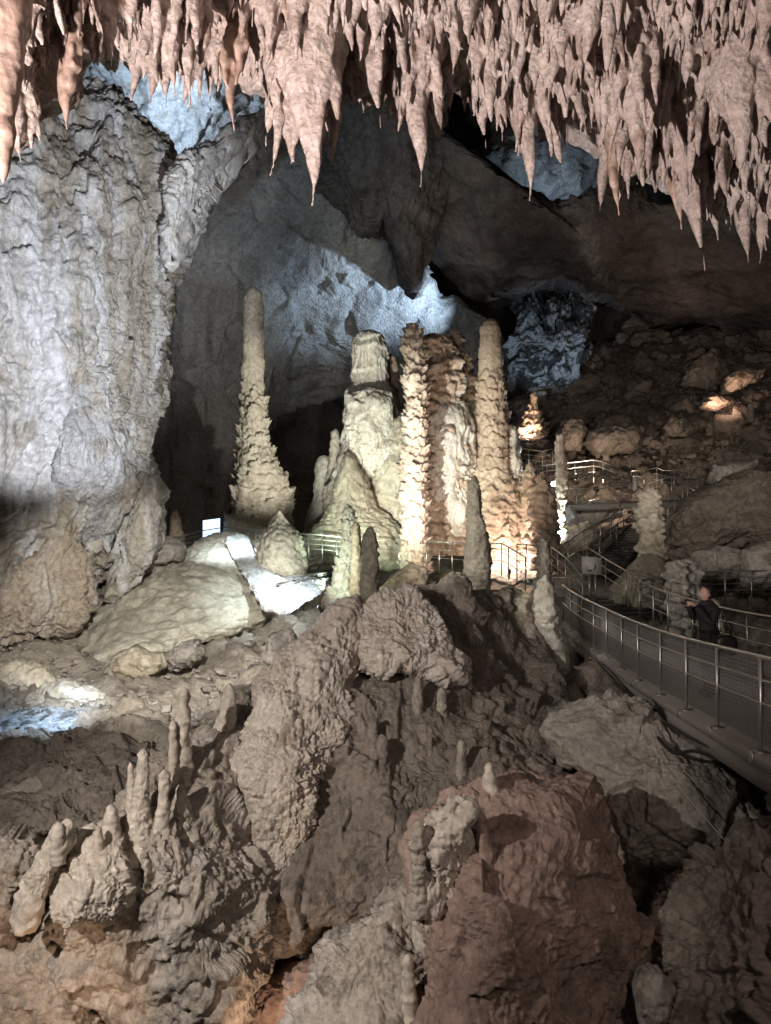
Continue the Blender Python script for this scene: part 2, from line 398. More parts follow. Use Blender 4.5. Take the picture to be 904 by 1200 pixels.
M = dict(
    pink=rockmat('pink_calcite', (.50, .40, .355), (.65, .555, .505), (.37, .265, .215), scale=1.4, rough=.55, wet=.33, bump=.8, bdist=.03),
    browntip=rockmat('brown_calcite', (.40, .275, .215), (.50, .37, .31), (.30, .195, .145), scale=1.5, rough=.55, wet=.3, bump=.35, bdist=.015),
    wall=rockmat('grey_wall', (.38, .34, .285), (.51, .47, .41), (.19, .145, .10), (.78, .79, .83), c3v=True, scale=.75, streak=.95, bump=.7, rough=.8, bdist=.05, c3lo=.54, c3hi=.68),
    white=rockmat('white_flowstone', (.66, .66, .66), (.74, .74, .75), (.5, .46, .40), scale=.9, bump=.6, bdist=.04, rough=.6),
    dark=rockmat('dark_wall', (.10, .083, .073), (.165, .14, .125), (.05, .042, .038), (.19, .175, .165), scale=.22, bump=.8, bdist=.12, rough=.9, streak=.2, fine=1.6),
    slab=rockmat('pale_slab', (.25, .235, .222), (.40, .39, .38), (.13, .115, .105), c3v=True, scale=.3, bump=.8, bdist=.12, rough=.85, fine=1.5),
    palewall=rockmat('pale_wall_flowstone', (.50, .50, .52), (.60, .60, .62), (.40, .37, .33), scale=.9, bump=.7, bdist=.05, rough=.6, streak=.6),
    pool=rockmat('cool_lit_crust', (.36, .39, .43), (.52, .55, .59), (.12, .12, .12), scale=1.5, bump=.7, bdist=.03, rough=.45, c3lo=.5, c3hi=.58),  # bluish tint puts the cool light on the crust into its colour
    patch=rockmat('streaky_patch', (.36, .36, .37), (.50, .50, .51), (.05, .048, .045), scale=.42, bump=.9, bdist=.12, rough=.85, fine=1.5, c3lo=.46, c3hi=.53),
    wallbrown=rockmat('brown_wall_foot', (.33, .27, .21), (.43, .365, .30), (.22, .165, .12), (.46, .42, .38), scale=.9, streak=.7, bump=.7, rough=.8, bdist=.04),
    rubble=rockmat('brown_rubble', (.18, .145, .118), (.255, .21, .175), (.095, .077, .066), scale=.6, bump=.8, bdist=.06, rough=.9),
    stone=rockmat('brown_stone', (.23, .185, .15), (.32, .265, .22), (.14, .11, .09), scale=.9, bump=.7, bdist=.05, rough=.9),
    popcorn=rockmat('popcorn_crust', (.47, .405, .345), (.60, .535, .475), (.31, .255, .21), (.66, .60, .55), streak=.1, scale=1.6, bump=.6, bdist=.02, rough=.8),
    mud=rockmat('brown_mud', (.195, .163, .137), (.29, .245, .21), (.125, .103, .086), scale=1.2, bump=.8, bdist=.03, rough=.9),
    tan=rockmat('tan_rock', (.34, .29, .24), (.47, .415, .36), (.20, .165, .135), (.58, .53, .50), streak=.2, scale=1.1, bump=.8, bdist=.03, rough=.85),
    drape=rockmat('tan_drapery', (.49, .43, .365), (.58, .52, .45), (.39, .33, .27), scale=1.1, bump=.3, bdist=.02, rough=.7),
    red=rockmat('red_rock', (.295, .208, .172), (.38, .28, .236), (.20, .14, .114), scale=1.1, bump=.7, bdist=.025, rough=.85),
    grey=rockmat('grey_boulder', (.30, .265, .23), (.40, .365, .33), (.19, .165, .14), scale=.9, bump=.7, bdist=.03, rough=.85),
    cream=rockmat('cream_stalagmite', (.47, .415, .325), (.56, .51, .42), (.36, .295, .215), scale=.9, bump=.6, bdist=.03, rough=.7),
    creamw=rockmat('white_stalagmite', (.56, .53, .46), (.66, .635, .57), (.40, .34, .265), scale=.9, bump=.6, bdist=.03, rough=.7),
    pinkst=rockmat('pinkish_stalagmite', (.50, .40, .32), (.60, .50, .42), (.42, .30, .23), scale=.9, bump=.6, bdist=.03, rough=.75),
    brownst=rockmat('brown_stalagmite', (.42, .325, .245), (.51, .42, .33), (.29, .205, .145), scale=.9, bump=.6, bdist=.03, rough=.75),
    olive=rockmat('olive_flowstone', (.30, .275, .205), (.37, .34, .265), (.235, .205, .15), scale=.7, bump=.6, bdist=.03, rough=.8, fine=1.3),
    mound=rockmat('olive_mound', (.52, .485, .40), (.60, .565, .475), (.40, .36, .29), scale=.8, bump=.5, bdist=.04, rough=.75),
    darkst=rockmat('dark_stalagmite', (.27, .245, .195), (.36, .33, .265), (.18, .16, .125), scale=1.4, bump=.6, bdist=.03, rough=.8),
    floor=rockmat('pale_cave_floor', (.29, .25, .205), (.40, .355, .30), (.20, .17, .14), scale=.8, bump=.8, bdist=.03, rough=.85),
    concrete=plain('concrete', (.27, .245, .215), .9, nscale=5),
    steel=plain('galvanised_steel', (.55, .53, .50), .38, .9, nscale=18, var=.15),
    wire=plain('steel_wire', (.40, .385, .365), .5, .7, nscale=9),
    tread=plain('dark_tread', (.10, .095, .085), .8, nscale=7),
    cable=plain('black_cable', (.015, .015, .015), .5),
    coat=plain('black_coat', (.012, .011, .012), .85, nscale=20),
    skin=plain('skin', (.55, .33, .25), .5, nscale=14, var=.08),
    hair=plain('dark_hair', (.018, .013, .011), .45, nscale=60),
    scarf=plain('dark_scarf', (.022, .020, .021), .95, nscale=40),
    bag=plain('black_bag', (.014, .013, .013), .4),
    phone=plain('phone_case', (.03, .03, .035), .25),
    plate=plain('grey_plate', (.46, .43, .40), .6, nscale=12, var=.12),
    glow=plain('lamp_lens', (.9, .9, .9), .3, emit=(.9, .95, 1.0), es=18),
    glowwarm=plain('warm_lens', (.9, .85, .8), .3, emit=(1.0, .82, .62), es=18),
    screen=plain('lit_screen', (.5, .6, .8), .3, emit=(.50, .70, 1.0), es=1.6, nscale=2),
    housing=plain('lamp_housing', (.05, .05, .05), .5),
    water=plain('wet_film', (.45, .48, .52), .12, nscale=4),
)

# ------------------------------------------------------------------ far walls
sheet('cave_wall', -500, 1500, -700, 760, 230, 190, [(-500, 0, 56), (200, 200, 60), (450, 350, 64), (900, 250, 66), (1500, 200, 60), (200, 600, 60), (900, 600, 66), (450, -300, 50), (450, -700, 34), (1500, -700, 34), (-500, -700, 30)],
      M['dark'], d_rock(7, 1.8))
rock('cave_wall', [(110, 660), (125, 480), (150, 330), (190, 220), (280, 140), (400, 110), (430, 180), (452, 262), (478, 300), (522, 345), (585, 385), (600, 450), (540, 480), (470, 472), (410, 458), (360, 470), (325, 492), (300, 530), (270, 580), (240, 650)],
     [(180, 600, 46), (190, 300, 47), (400, 150, 44), (300, 330, 50), (440, 270, 48), (340, 460, 56), (420, 445, 56), (590, 430, 54), (500, 400, 53), (260, 480, 51), (400, 360, 52)], 2.6, M['slab'], d_rock(5, .75, .9), 270, c=(340, 360), kind='structure')
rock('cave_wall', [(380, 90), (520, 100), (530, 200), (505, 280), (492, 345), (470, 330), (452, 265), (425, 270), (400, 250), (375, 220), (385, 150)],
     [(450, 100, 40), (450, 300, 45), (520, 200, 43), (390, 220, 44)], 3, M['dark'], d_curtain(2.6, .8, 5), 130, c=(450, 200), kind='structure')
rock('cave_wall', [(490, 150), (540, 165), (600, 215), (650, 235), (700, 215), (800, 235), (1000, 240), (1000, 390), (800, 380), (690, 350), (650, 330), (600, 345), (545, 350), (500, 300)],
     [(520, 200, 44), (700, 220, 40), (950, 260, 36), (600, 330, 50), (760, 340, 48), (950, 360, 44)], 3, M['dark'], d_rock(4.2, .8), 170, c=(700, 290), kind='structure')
rock('cave_wall', [(560, 190), (580, 130), (720, 100), (740, 180), (690, 235), (640, 240), (600, 225)], [(600, 200, 56), (700, 150, 54)], 2, M['slab'], d_rock(3, .7), 70, c=(650, 170), kind='structure')
rock('cave_wall', [(548, 470), (556, 425), (590, 405), (612, 392), (602, 362), (606, 335), (615, 303), (624, 345), (630, 372), (640, 362), (646, 330), (655, 362), (668, 345), (674, 312), (684, 340), (694, 372), (690, 410), (676, 442), (625, 470)],
     [(600, 440, 52), (640, 330, 54), (680, 400, 50)], 2, M['patch'], d_curtain(1.6, .95, 4), 150, c=(645, 400), kind='structure')
# rubble slope at the back
slope_dep = [(560, 500, 52), (700, 410, 54), (820, 340, 58), (960, 320, 56), (600, 560, 43), (760, 500, 44), (1000, 480, 41), (700, 580, 38.5), (700, 650, 37), (900, 560, 35), (900, 640, 31), (1000, 640, 29), (560, 640, 40), (560, 430, 56)]
slope_d = TPS(slope_dep)
def slope_lift(px): return np.interp(px, [540, 600, 690, 780, 904, 1100], [490, 470, 412, 355, 335, 330])
u, v = np.meshgrid(np.linspace(520, 1120, 250), np.linspace(0, 1, 170)); py = slope_lift(u)*(1-v)+690*v
Dv = slope_d(u, py); V = np.stack([(u-452)/F*Dv, Dv, (600-py)/F*Dv], -1).reshape(-1, 3); Q = grid_quads(250, 170)[:, ::-1]; Nn = normals(V, Q)
if (Nn*V).sum() > 0: Q = Q[:, ::-1]; Nn = -Nn
V = V+Nn*(d_rock(2.2, .55)(V)+.12*facet(V/.5))[:, None]
rubble = obj('rubble_slope', mesh_from('rubble_slope', V, Q, M['rubble'])); tag(rubble, kind='structure')

# ------------------------------------------------------------------ blue vault, great column and arch at the left
rock('cave_wall', [(60, 60), (100, -40), (220, -60), (360, -20), (340, 130), (280, 180), (215, 215), (120, 180)], [(100, 100, 33), (220, 60, 30), (330, 120, 35), (215, 190, 33)], 2, M['white'], d_rock(1.6, .55), 120, c=(210, 90), kind='structure')
gcol = [(-140, 900), (-160, 500), (-150, 40), (-40, 60), (40, 80), (75, 112), (105, 105), (132, 92), (160, 118), (185, 150), (212, 184), (222, 215), (215, 255), (205, 295), (199, 345), (196, 400), (190, 440), (183, 480), (172, 505), (172, 535), (178, 560), (184, 600), (183, 640), (150, 668), (120, 690), (104, 722), (85, 740), (30, 748), (0, 760)]
rock('cave_wall', gcol, [(-140, 400, 16), (0, 150, 19), (0, 400, 18.5), (0, 700, 18), (100, 300, 19.5), (100, 550, 19.5), (180, 300, 21), (170, 600, 21.5), (100, 720, 20.5), (200, 200, 21), (60, 690, 20)],
     3.0, M['wall'], (lambda p, f=d_curtain(1.2, .44, 7): f(p)+.55*(ridged(warp(p, 3, .6)*np.array([.42, .42, .05]), 2)-.6)-.30*np.clip(ridged(warp(p, 1.5, .5)*np.array([.30, .30, .22])+5, 2)-.86, 0, 1)*6*.35+.16*facet(warp(p, 1.2, .3)/np.array([.5, .5, .9]))), 440, c=(70, 430), q=.75, kind='structure')
rock('rock_arch', [(192, 255), (203, 200), (216, 184), (250, 160), (280, 140), (305, 126), (318, 130), (290, 172), (262, 195), (243, 222), (232, 262), (214, 300), (198, 320)], [(220, 200, 20.5), (310, 130, 25), (205, 310, 21)], 1.2, M['white'],
     d_curtain(.9, .42, 5), 110, c=(228, 215), label='white fringed rock arch springing from the great grey column under the blue vault', cat='rock arch')
rock('rock_buttress', [(120, 705), (136, 660), (156, 600), (166, 556), (178, 562), (184, 600), (187, 640), (178, 668), (140, 700)], [(150, 660, 21.35), (180, 600, 22.0)], .7, M['wall'], d_curtain(.9, .30, 6), 80, c=(158, 635),
     label='tan fluted buttress at the foot of the great grey column', cat='rock')
rock('rock_buttress', [(-80, 770), (-90, 660), (-40, 655), (0, 672), (28, 655), (48, 640), (66, 612), (84, 606), (98, 640), (112, 672), (112, 705), (90, 738), (40, 752)], [(-80, 700, 18.6), (0, 700, 18.8), (70, 650, 19.7), (90, 700, 19.8)], .8, M['wallbrown'], d_curtain(.9, .34, 7), 150, c=(30, 700), q=.7,
     label='brown fluted flowstone foot at the bottom of the great grey column', cat='rock')

# ------------------------------------------------------------------ cave floor
floor_dep = [(-300, 745, 20), (60, 745, 20.5), (200, 735, 24), (330, 660, 30), (500, 650, 34), (700, 650, 33), (950, 690, 27), (-200, 850, 15.5), (60, 840, 15.8), (160, 830, 15.5), (300, 760, 19), (480, 760, 19), (700, 790, 18),
             (1000, 800, 18), (80, 900, 13.4), (0, 960, 12), (200, 900, 13.5), (-200, 1000, 11), (400, 900, 15), (700, 900, 14.5), (100, 1060, 11.2), (-200, 1250, 10), (400, 1150, 13), (760, 1080, 12.5), (1000, 1000, 12), (450, 1300, 12), (900, 1300, 10), (100, 1200, 11)]
sheet('cave_floor', -350, 1150, 640, 1400, 300, 240, floor_dep, M['floor'], d_crag(1.5, .30))
sheet('cave_floor', -400, 1300, 1380, 2400, 30, 30, [(-400, 1380, 11), (1300, 1380, 11), (450, 1380, 11), (450, 2400, 4), (-400, 2400, 5), (1300, 2400, 5)], M['mud'], d_rock(2, .3))

# flowstone mound with the lit rill, and the boulder behind it
rock('flowstone_mound', [(40, 786), (62, 748), (98, 716), (142, 686), (192, 656), (236, 632), (262, 628), (290, 627), (320, 655), (345, 690), (330, 722), (280, 738), (235, 756), (180, 778), (110, 792)],
     [(260, 632, 26.2), (200, 690, 21.6), (120, 760, 19.3), (320, 700, 21.9), (250, 745, 19.4), (160, 700, 21.8), (210, 715, 20.6)], 1.9, M['mound'], d_flow(1.8, .22, .42), 210, c=(215, 705), q=1.0,
     label='broad cream flowstone mound sloping down from the railing in front of the great grey column', cat='flowstone')
rock('flowstone_rill', [(262, 634), (278, 624), (292, 630), (300, 650), (322, 672), (350, 682), (386, 670), (384, 690), (360, 706), (338, 722), (312, 716), (294, 692), (280, 665), (272, 650)],
     [(278, 632, 26.1), (300, 680, 22.1), (345, 710, 21.0), (380, 680, 23.0)], .5, M['white'], d_flow(.9, .13, .3), 120, c=(312, 688), q=1.0,  # white colour carries the lamplight that whitens the flow
     label='lamp-whitened flowstone rill running down beside the cream mound', cat='flowstone')
rock('boulder', [(118, 695), (126, 662), (150, 638), (180, 627), (205, 628), (218, 640), (216, 655), (200, 662), (160, 685), (135, 700)], [(165, 660, 23.6)], 1.2, M['grey'], d_rock(.9, .16), 90, label='rounded grey brown boulder wedged between the cream mound and the great column', cat='boulder')
for k, (o_, d_, m_, lb) in enumerate([
    ([(-30, 815), (-20, 785), (20, 772), (55, 780), (70, 800), (50, 818), (0, 822)], 17.2, 'cream', 'smooth domed tan boulder on the cave floor under the great column'),
    ([(122, 788), (130, 768), (155, 760), (190, 766), (196, 780), (175, 794), (145, 800)], 17.5, 'cream', 'angular pale yellow boulder lying at the foot of the cream mound'),
    ([(190, 772), (205, 760), (232, 752), (240, 766), (225, 782), (200, 786)], 17.8, 'grey', 'flat grey rock beside the angular pale yellow boulder'),
    ([(305, 775), (312, 748), (340, 738), (352, 752), (345, 785), (320, 795)], 16.8, 'grey', 'upright slate grey slab beside the popcorn crag and below the lamp-whitened rill'),
    ([(35, 825), (48, 805), (75, 798), (100, 805), (130, 810), (140, 825), (90, 832)], 16.2, 'creamw', 'low cluster of white crusted rocks behind the pale floor pool')]):
    rock('boulder', o_, [(o_[0][0]+30, o_[0][1], d_)], .6, M[m_], d_rock(.55, .10), 56, label=lb, cat='boulder')
rock('floor_pool', [(-60, 850), (-40, 834), (40, 829), (120, 831), (146, 843), (130, 852), (60, 858), (-20, 862)], [(40, 830, 16.2), (40, 858, 14.6), (120, 845, 15.2)], .12, M['pool'], d_rock(.35, .07), 90, q=.5, label='shallow crusted pool in cool-lit blue white on the floor below the great column', cat='pool')
rock('mud_bank', [(-80, 1000), (-80, 870), (0, 858), (60, 858), (130, 850), (175, 838), (190, 860), (165, 900), (140, 950), (110, 975), (60, 975), (0, 985)], [(0, 870, 14), (100, 870, 13.8), (60, 960, 11.4), (150, 920, 12.2), (-80, 980, 11)], .6, M['mud'], d_crag(.8, .17), 170, q=.7,
     label='dark brown mud bank below the blue white pool', cat='rock')

# ------------------------------------------------------------------ foreground crags
rock('rock_crag', [(290, 1105), (285, 1000), (290, 900), (330, 800), (400, 730), (445, 700), (480, 686), (510, 680), (545, 690), (600, 692), (632, 740), (655, 800), (668, 880), (660, 915), (590, 935), (520, 970), (490, 1010), (485, 1060), (420, 1085), (380, 1105), (330, 1130)],
     [(480, 690, 15), (560, 700, 15.6), (630, 760, 16), (660, 890, 12.6), (500, 850, 12.9), (560, 780, 14.6), (400, 950, 11.8), (330, 1100, 10.8), (480, 1000, 11.4), (400, 800, 13.2)], 1.0, M['mud'], d_crag(1.6, .19), 330, c=(470, 890), q=.6,
     label='dark brown mud covered crag standing in the middle below the giant stalagmites', cat='rock')
rock('popcorn_crag', [(268, 1010), (270, 950), (275, 895), (292, 850), (308, 800), (322, 772), (365, 735), (418, 703), (421, 760), (414, 800), (408, 850), (396, 882), (372, 908), (374, 940), (360, 1000), (335, 1045), (295, 1062)],
     [(420, 710, 13.7), (350, 790, 12.7), (330, 900, 11.75), (310, 1040, 11.2), (400, 850, 12.35), (280, 950, 11.65)], .6, M['popcorn'], d_pop(.9, .20, 1.15), 400, c=(335, 900), q=.6,
     label='tall tan crag thickly covered with cave popcorn knobs', cat='rock')
rock('popcorn_crag', [(422, 706), (450, 697), (478, 690), (500, 706), (520, 735), (545, 765), (556, 788), (552, 806), (530, 797), (500, 786), (470, 782), (455, 797), (438, 785), (423, 765)],
     [(440, 710, 13.9), (540, 780, 13.65), (440, 780, 13.1), (490, 740, 13.55)], .4, M['popcorn'], d_pop(.7, .20, 1.15), 200, c=(480, 745), q=.6,
     label='short pale popcorn crusted block with a ragged lower edge beside the tall tan popcorn crag', cat='rock')
rock('rock_crag', [(142, 1000), (140, 960), (170, 905), (215, 862), (255, 830), (300, 795), (312, 830), (300, 900), (300, 960), (345, 1040), (335, 1100), (300, 1140), (292, 1200), (270, 1280), (150, 1280), (105, 1190), (72, 1115), (58, 1080), (100, 1060)],
     [(215, 880, 11.6), (290, 800, 13.6), (200, 1000, 10.2), (250, 1150, 10.1), (120, 1100, 10), (300, 960, 11.6), (180, 1250, 10.6)], .9, M['tan'], d_crag(1.2, .22), 330, c=(215, 1030), q=.6,
     label='pitted tan rock face dropping to the bottom below the group of little stalagmites', cat='rock')
rock('drapery', [(56, 1078), (58, 1030), (80, 990), (110, 965), (138, 958), (154, 972), (152, 1010), (150, 1060), (136, 1084), (115, 1076), (98, 1084), (76, 1096)], [(70, 1060, 9.5), (130, 970, 10.1), (140, 1060, 9.5)], .45, M['drape'], d_curtain(.42, .17, 9), 130, q=.7,
     label='smooth tan flowstone drapery hanging in folds beside the pitted rock face', cat='flowstone')
rock('drapery', [(22, 1090), (22, 1050), (45, 1005), (64, 966), (84, 962), (86, 985), (62, 1020), (52, 1065), (40, 1088)], [(50, 1020, 9.7)], .3, M['drape'], d_curtain(.4, .12, 9), 70, q=.7, label='narrow tan flowstone fin with a round knob on top beside the smooth drapery', cat='flowstone')
rock('boulder', [(-60, 1095), (-60, 1000), (0, 985), (30, 990), (52, 1000), (40, 1040), (22, 1085), (0, 1095)], [(0, 1040, 10)], .5, M['tan'], d_pop(.5, .10, 1.6), 90, label='lumpy brown rock with rounded knobs beside the narrow flowstone fin', cat='boulder')
rock('boulder', [(-60, 1092), (0, 1088), (50, 1092), (95, 1118), (112, 1160), (118, 1220), (125, 1290), (-60, 1290)], [(20, 1150, 10.4)], .6, M['tan'], d_pop(.5, .12, 1.6), 110, label='orange lit rock wall in the hollow below the tan drapery', cat='boulder')
rock('boulder', [(255, 1240), (285, 1190), (310, 1150), (345, 1128), (390, 1108), (440, 1090), (430, 1130), (400, 1180), (380, 1250), (300, 1290)], [(330, 1180, 10.6), (420, 1110, 11.2)], .5, M['red'], d_rock(.5, .09), 100, label='orange lit rock floor glowing in the cleft under the tan crag', cat='boulder')
rock('boulder', [(318, 1270), (345, 1195), (365, 1150), (385, 1110), (410, 1088), (440, 1072), (480, 1030), (502, 1060), (500, 1150), (490, 1270)], [(360, 1200, 8.0), (470, 1060, 8.6), (460, 1200, 7.8)], .6, M['tan'], d_crag(.8, .16), 150, q=.7, label='lumpy tan rock leaning against the red brown boulder', cat='boulder')
rock('boulder', [(488, 968), (500, 955), (530, 935), (560, 925), (600, 913), (655, 903), (700, 903), (712, 930), (718, 985), (740, 1040), (752, 1090), (740, 1140), (716, 1190), (722, 1290), (470, 1290), (476, 1200), (492, 1130), (482, 1070), (484, 1010)],
     [(600, 925, 8.9), (560, 1000, 7.8), (600, 1120, 7.2), (700, 1000, 8.3), (490, 1100, 7.7), (700, 1150, 7.7), (600, 1270, 7.0)], .9, M['red'], d_crag(1.7, .15), 330, c=(605, 1080), q=.6,
     label='big red brown boulder with a pale crusted edge at the bottom of the view', cat='boulder')
rock('rock_crust', [(487, 970), (500, 955), (535, 935), (556, 945), (552, 990), (565, 1030), (560, 1080), (520, 1100), (500, 1150), (490, 1110), (482, 1060), (485, 1010)], [(520, 960, 8.0), (520, 1100, 7.55)], .3, M['popcorn'], d_pop(.5, .15, 1.1), 120, c=(520, 1020), q=.7,
     label='pale knobbly crust on the edge of the big red brown boulder', cat='rock')
rock('boulder', [(632, 858), (640, 832), (665, 816), (700, 810), (750, 818), (785, 845), (830, 880), (870, 930), (900, 965), (885, 1005), (800, 1014), (735, 1012), (712, 960), (690, 915), (655, 895)],
     [(690, 830, 12.2), (760, 950, 10.9), (870, 980, 10.6), (700, 900, 11.8), (800, 870, 11.6)], .9, M['grey'], d_crag(1.8, .16), 240, c=(755, 915), q=.6, label='huge pale grey boulder under the concrete edge of the walkway', cat='boulder')
rock('boulder', [(768, 1128), (776, 1090), (800, 1055), (830, 1010), (870, 985), (900, 978), (990, 960), (1000, 1290), (720, 1290), (745, 1200), (775, 1165)], [(780, 1110, 8.2), (890, 1000, 8.0), (880, 1200, 7.2)], .8, M['mud'], d_crag(1.1, .22), 230, c=(880, 1140), q=.6,
     label='dark brown boulder opposite the red brown one across the black cleft', cat='boulder')
rock('boulder', [(744, 1155), (758, 1138), (778, 1138), (792, 1165), (800, 1205), (790, 1240), (758, 1235), (748, 1190)], [(770, 1180, 7.8)], .3, M['grey'], d_rock(.5, .07), 60, label='small wedge of tan stone stuck at the bottom of the black cleft', cat='boulder')
rock('rock_wall', [(670, 800), (690, 770), (740, 800), (800, 850), (870, 905), (960, 950), (1000, 1020), (900, 1040), (860, 960), (800, 900), (740, 850), (690, 830)], [(690, 790, 17), (800, 880, 13), (960, 1000, 10)], .8, M['mud'], d_crag(1.1, .22), 130, c=(800, 890),
     label='dark broken rock wall under the walkway beam', cat='rock')
rock('flowstone_stump', [(620, 745), (627, 700), (630, 680), (640, 670), (650, 680), (658, 712), (668, 755), (668, 790), (655, 800), (638, 785)], [(640, 690, 17.5), (655, 780, 16.2)], .6, M['creamw'], d_flow(.6, .12, .3), 80, label='pale knobbed flowstone stump next to the end of the walkway rail', cat='flowstone')
rock('flowstone_stump', [(560, 715), (575, 698), (600, 690), (622, 698), (628, 725), (640, 770), (620, 775), (600, 745), (575, 735)], [(600, 710, 17.2), (620, 760, 16.4)], .5, M['cream'], d_flow(.6, .12, .3), 70, label='low pale flowstone lump between the grey stalagmite and the knobbed stump', cat='flowstone')
rock('boulder', [(495, 712), (505, 690), (530, 668), (548, 672), (556, 700), (575, 720), (560, 745), (520, 745)], [(530, 700, 15.3)], .5, M['mud'], d_rock(.6, .11), 70, label='dark angular rock at the foot of the grey front stalagmite', cat='boulder')
rock('flowstone_mound', [(375, 715), (385, 690), (400, 680), (440, 690), (480, 660), (500, 665), (505, 690), (470, 705), (420, 718)], [(430, 700, 17.2)], .5, M['brownst'], d_flow(.5, .08, .25), 80, label='pinkish rippled flowstone shelf under the tall front column', cat='flowstone')
rock('boulder', [(775, 650), (783, 615), (800, 592), (835, 566), (880, 556), (960, 545), (980, 640), (930, 645), (880, 640), (830, 660), (795, 672)], [(800, 600, 25), (880, 570, 25), (880, 640, 26), (960, 600, 23)], 1.8, M['rubble'], d_rock(1.4, .25), 140, c=(865, 610), q=.7,
     label='huge dark wedge shaped boulder above the walkway platform', cat='boulder')
for o_, d_, m_, lb in [
    ([(800, 668), (812, 650), (840, 640), (870, 645), (880, 665), (850, 680), (815, 682)], 24.5, 'grey', 'grey angular rock below the dark wedge boulder'),
    ([(865, 668), (870, 645), (900, 636), (960, 640), (970, 690), (900, 690), (872, 685)], 24, 'grey', 'wide grey rock beneath the overhang of the dark wedge boulder'),
    ([(830, 566), (838, 546), (860, 543), (888, 540), (882, 556), (850, 566)], 33, 'creamw', 'flat pale slab lying behind the dark wedge boulder'),
    ([(796, 452), (808, 430), (836, 408), (852, 425), (856, 446), (830, 456)], 44, 'stone', 'sharp pointed boulder on the rubble slope'),
    ([(655, 525), (662, 492), (680, 488), (690, 505), (682, 528)], 38.5, 'stone', 'rusty upright boulder behind the thin pale stalagmite'),
    ([(682, 520), (690, 505), (730, 496), (758, 500), (752, 525), (700, 535)], 38, 'rubble', 'long brown boulder next to the rusty upright one'),
    ([(782, 500), (790, 488), (806, 490), (813, 502), (804, 510), (788, 508)], 38, 'stone', 'round reddish boulder in the middle of the rubble slope'),
    ([(820, 478), (830, 464), (845, 462), (860, 470), (840, 482)], 40, 'brownst', 'pale orange flat rock lit by its own floodlight'),
    ([(846, 462), (852, 440), (870, 432), (898, 432), (890, 446), (868, 458)], 40.5, 'brownst', 'orange layered rock glowing under a floodlight high on the slope')]:
    rock('boulder', o_, [(o_[0][0]+20, o_[0][1]-10, d_)], .9, M[m_], d_rock(.9, .16), 50, label=lb, cat='boulder')

# scattered rubble stones: shared shapes
rng = random.Random(11)
def pebble(seed, n=12):
    t = np.linspace(-1, 1, n); fs = []; vs = []; k = 0
    a, b = np.meshgrid(t, t); o = np.ones_like(a); base = 0
    for f in ((a, b, o), (b, a, -o), (o, a, b), (-o, b, a), (b, o, a), (a, -o, b)):
        p = np.stack(f, -1).reshape(-1, 3); vs.append(p/np.linalg.norm(p, axis=1)[:, None]); fs.append(grid_quads(n, n)+base); base += n*n
    V = np.concatenate(vs); Q = np.concatenate(fs); r = 1+.75*facet(V*.95+seed*5.3)+.22*fbm(V*1.1+seed*2.1, 3)
    sc_ = np.array([1, .8+.4*((seed*37) % 10)/10, .55+.3*((seed*17) % 10)/10]); return V*r[:, None]*sc_, Q
pebs = [pebble(s) for s in range(8)]
peb_me = [mesh_from('stone', p[0], p[1], M['stone']) for p in pebs]
for i in range(230):
    px = rng.uniform(585, 930); py = rng.uniform(float(slope_lift(px))+6, 590)
    if 640 < px < 800 and py > 530: continue
    D = float(slope_d(np.array([px]), np.array([py]))[0]); s = rng.choice([.22, .3, .3, .42, .42, .6, .85])*rng.uniform(.7, 1.2)
    o = obj('stone', peb_me[i % 8]); o.location = P(px, py, D-.15*s); o.rotation_euler = (rng.uniform(-.4, .4), rng.uniform(-.4, .4), rng.uniform(0, 6.28)); o.scale = (s,)*3
    tag(o, ('boulder sized broken brown stone lying on the dark rubble slope' if s > .58 else 'head sized angular brown stone strewn over the dark rubble slope' if s > .33 else 'small broken brown stone strewn over the dark rubble slope'), 'stone',
        ('boulder sized stones on the rubble slope' if s > .58 else 'head sized stones on the rubble slope' if s > .33 else 'small stones on the rubble slope'))
def stuff_stones(name, mat, pts, kind='stuff', parent=None):
    mb = MB()
    for k, (p, s) in enumerate(pts):
        V, Q = smallp[k % 6]; a = rng.uniform(0, 6.28); c, si = math.cos(a), math.sin(a)
        R = np.array([[c, -si, 0], [si, c, 0], [0, 0, 1]]); mb.add(V@R.T*s+p, Q)
    o = mb.build(name, mat, parent, smooth=True); tag(o, kind=kind); return o
smallp = [pebble(s+20, 3) for s in range(6)]
pts = []
for i in range(1500):
    px = rng.uniform(575, 940); py = rng.uniform(float(slope_lift(px))+2, 600); D = float(slope_d(np.array([px]), np.array([py]))[0])
    if 640 < px < 800 and py > 545: continue
    pts.append((P(px, py, D-.1), rng.uniform(.06, .24)))
stuff_stones('rubble', M['rubble'], pts)
fl_d = TPS(floor_dep); pts = []
for i in range(260):
    px = rng.uniform(-20, 330); py = rng.uniform(752, 850); D = float(fl_d(np.array([px]), np.array([py]))[0])
    pts.append((P(px, py, D-.1), rng.uniform(.03, .13)))
stuff_stones('gravel', M['grey'], pts)

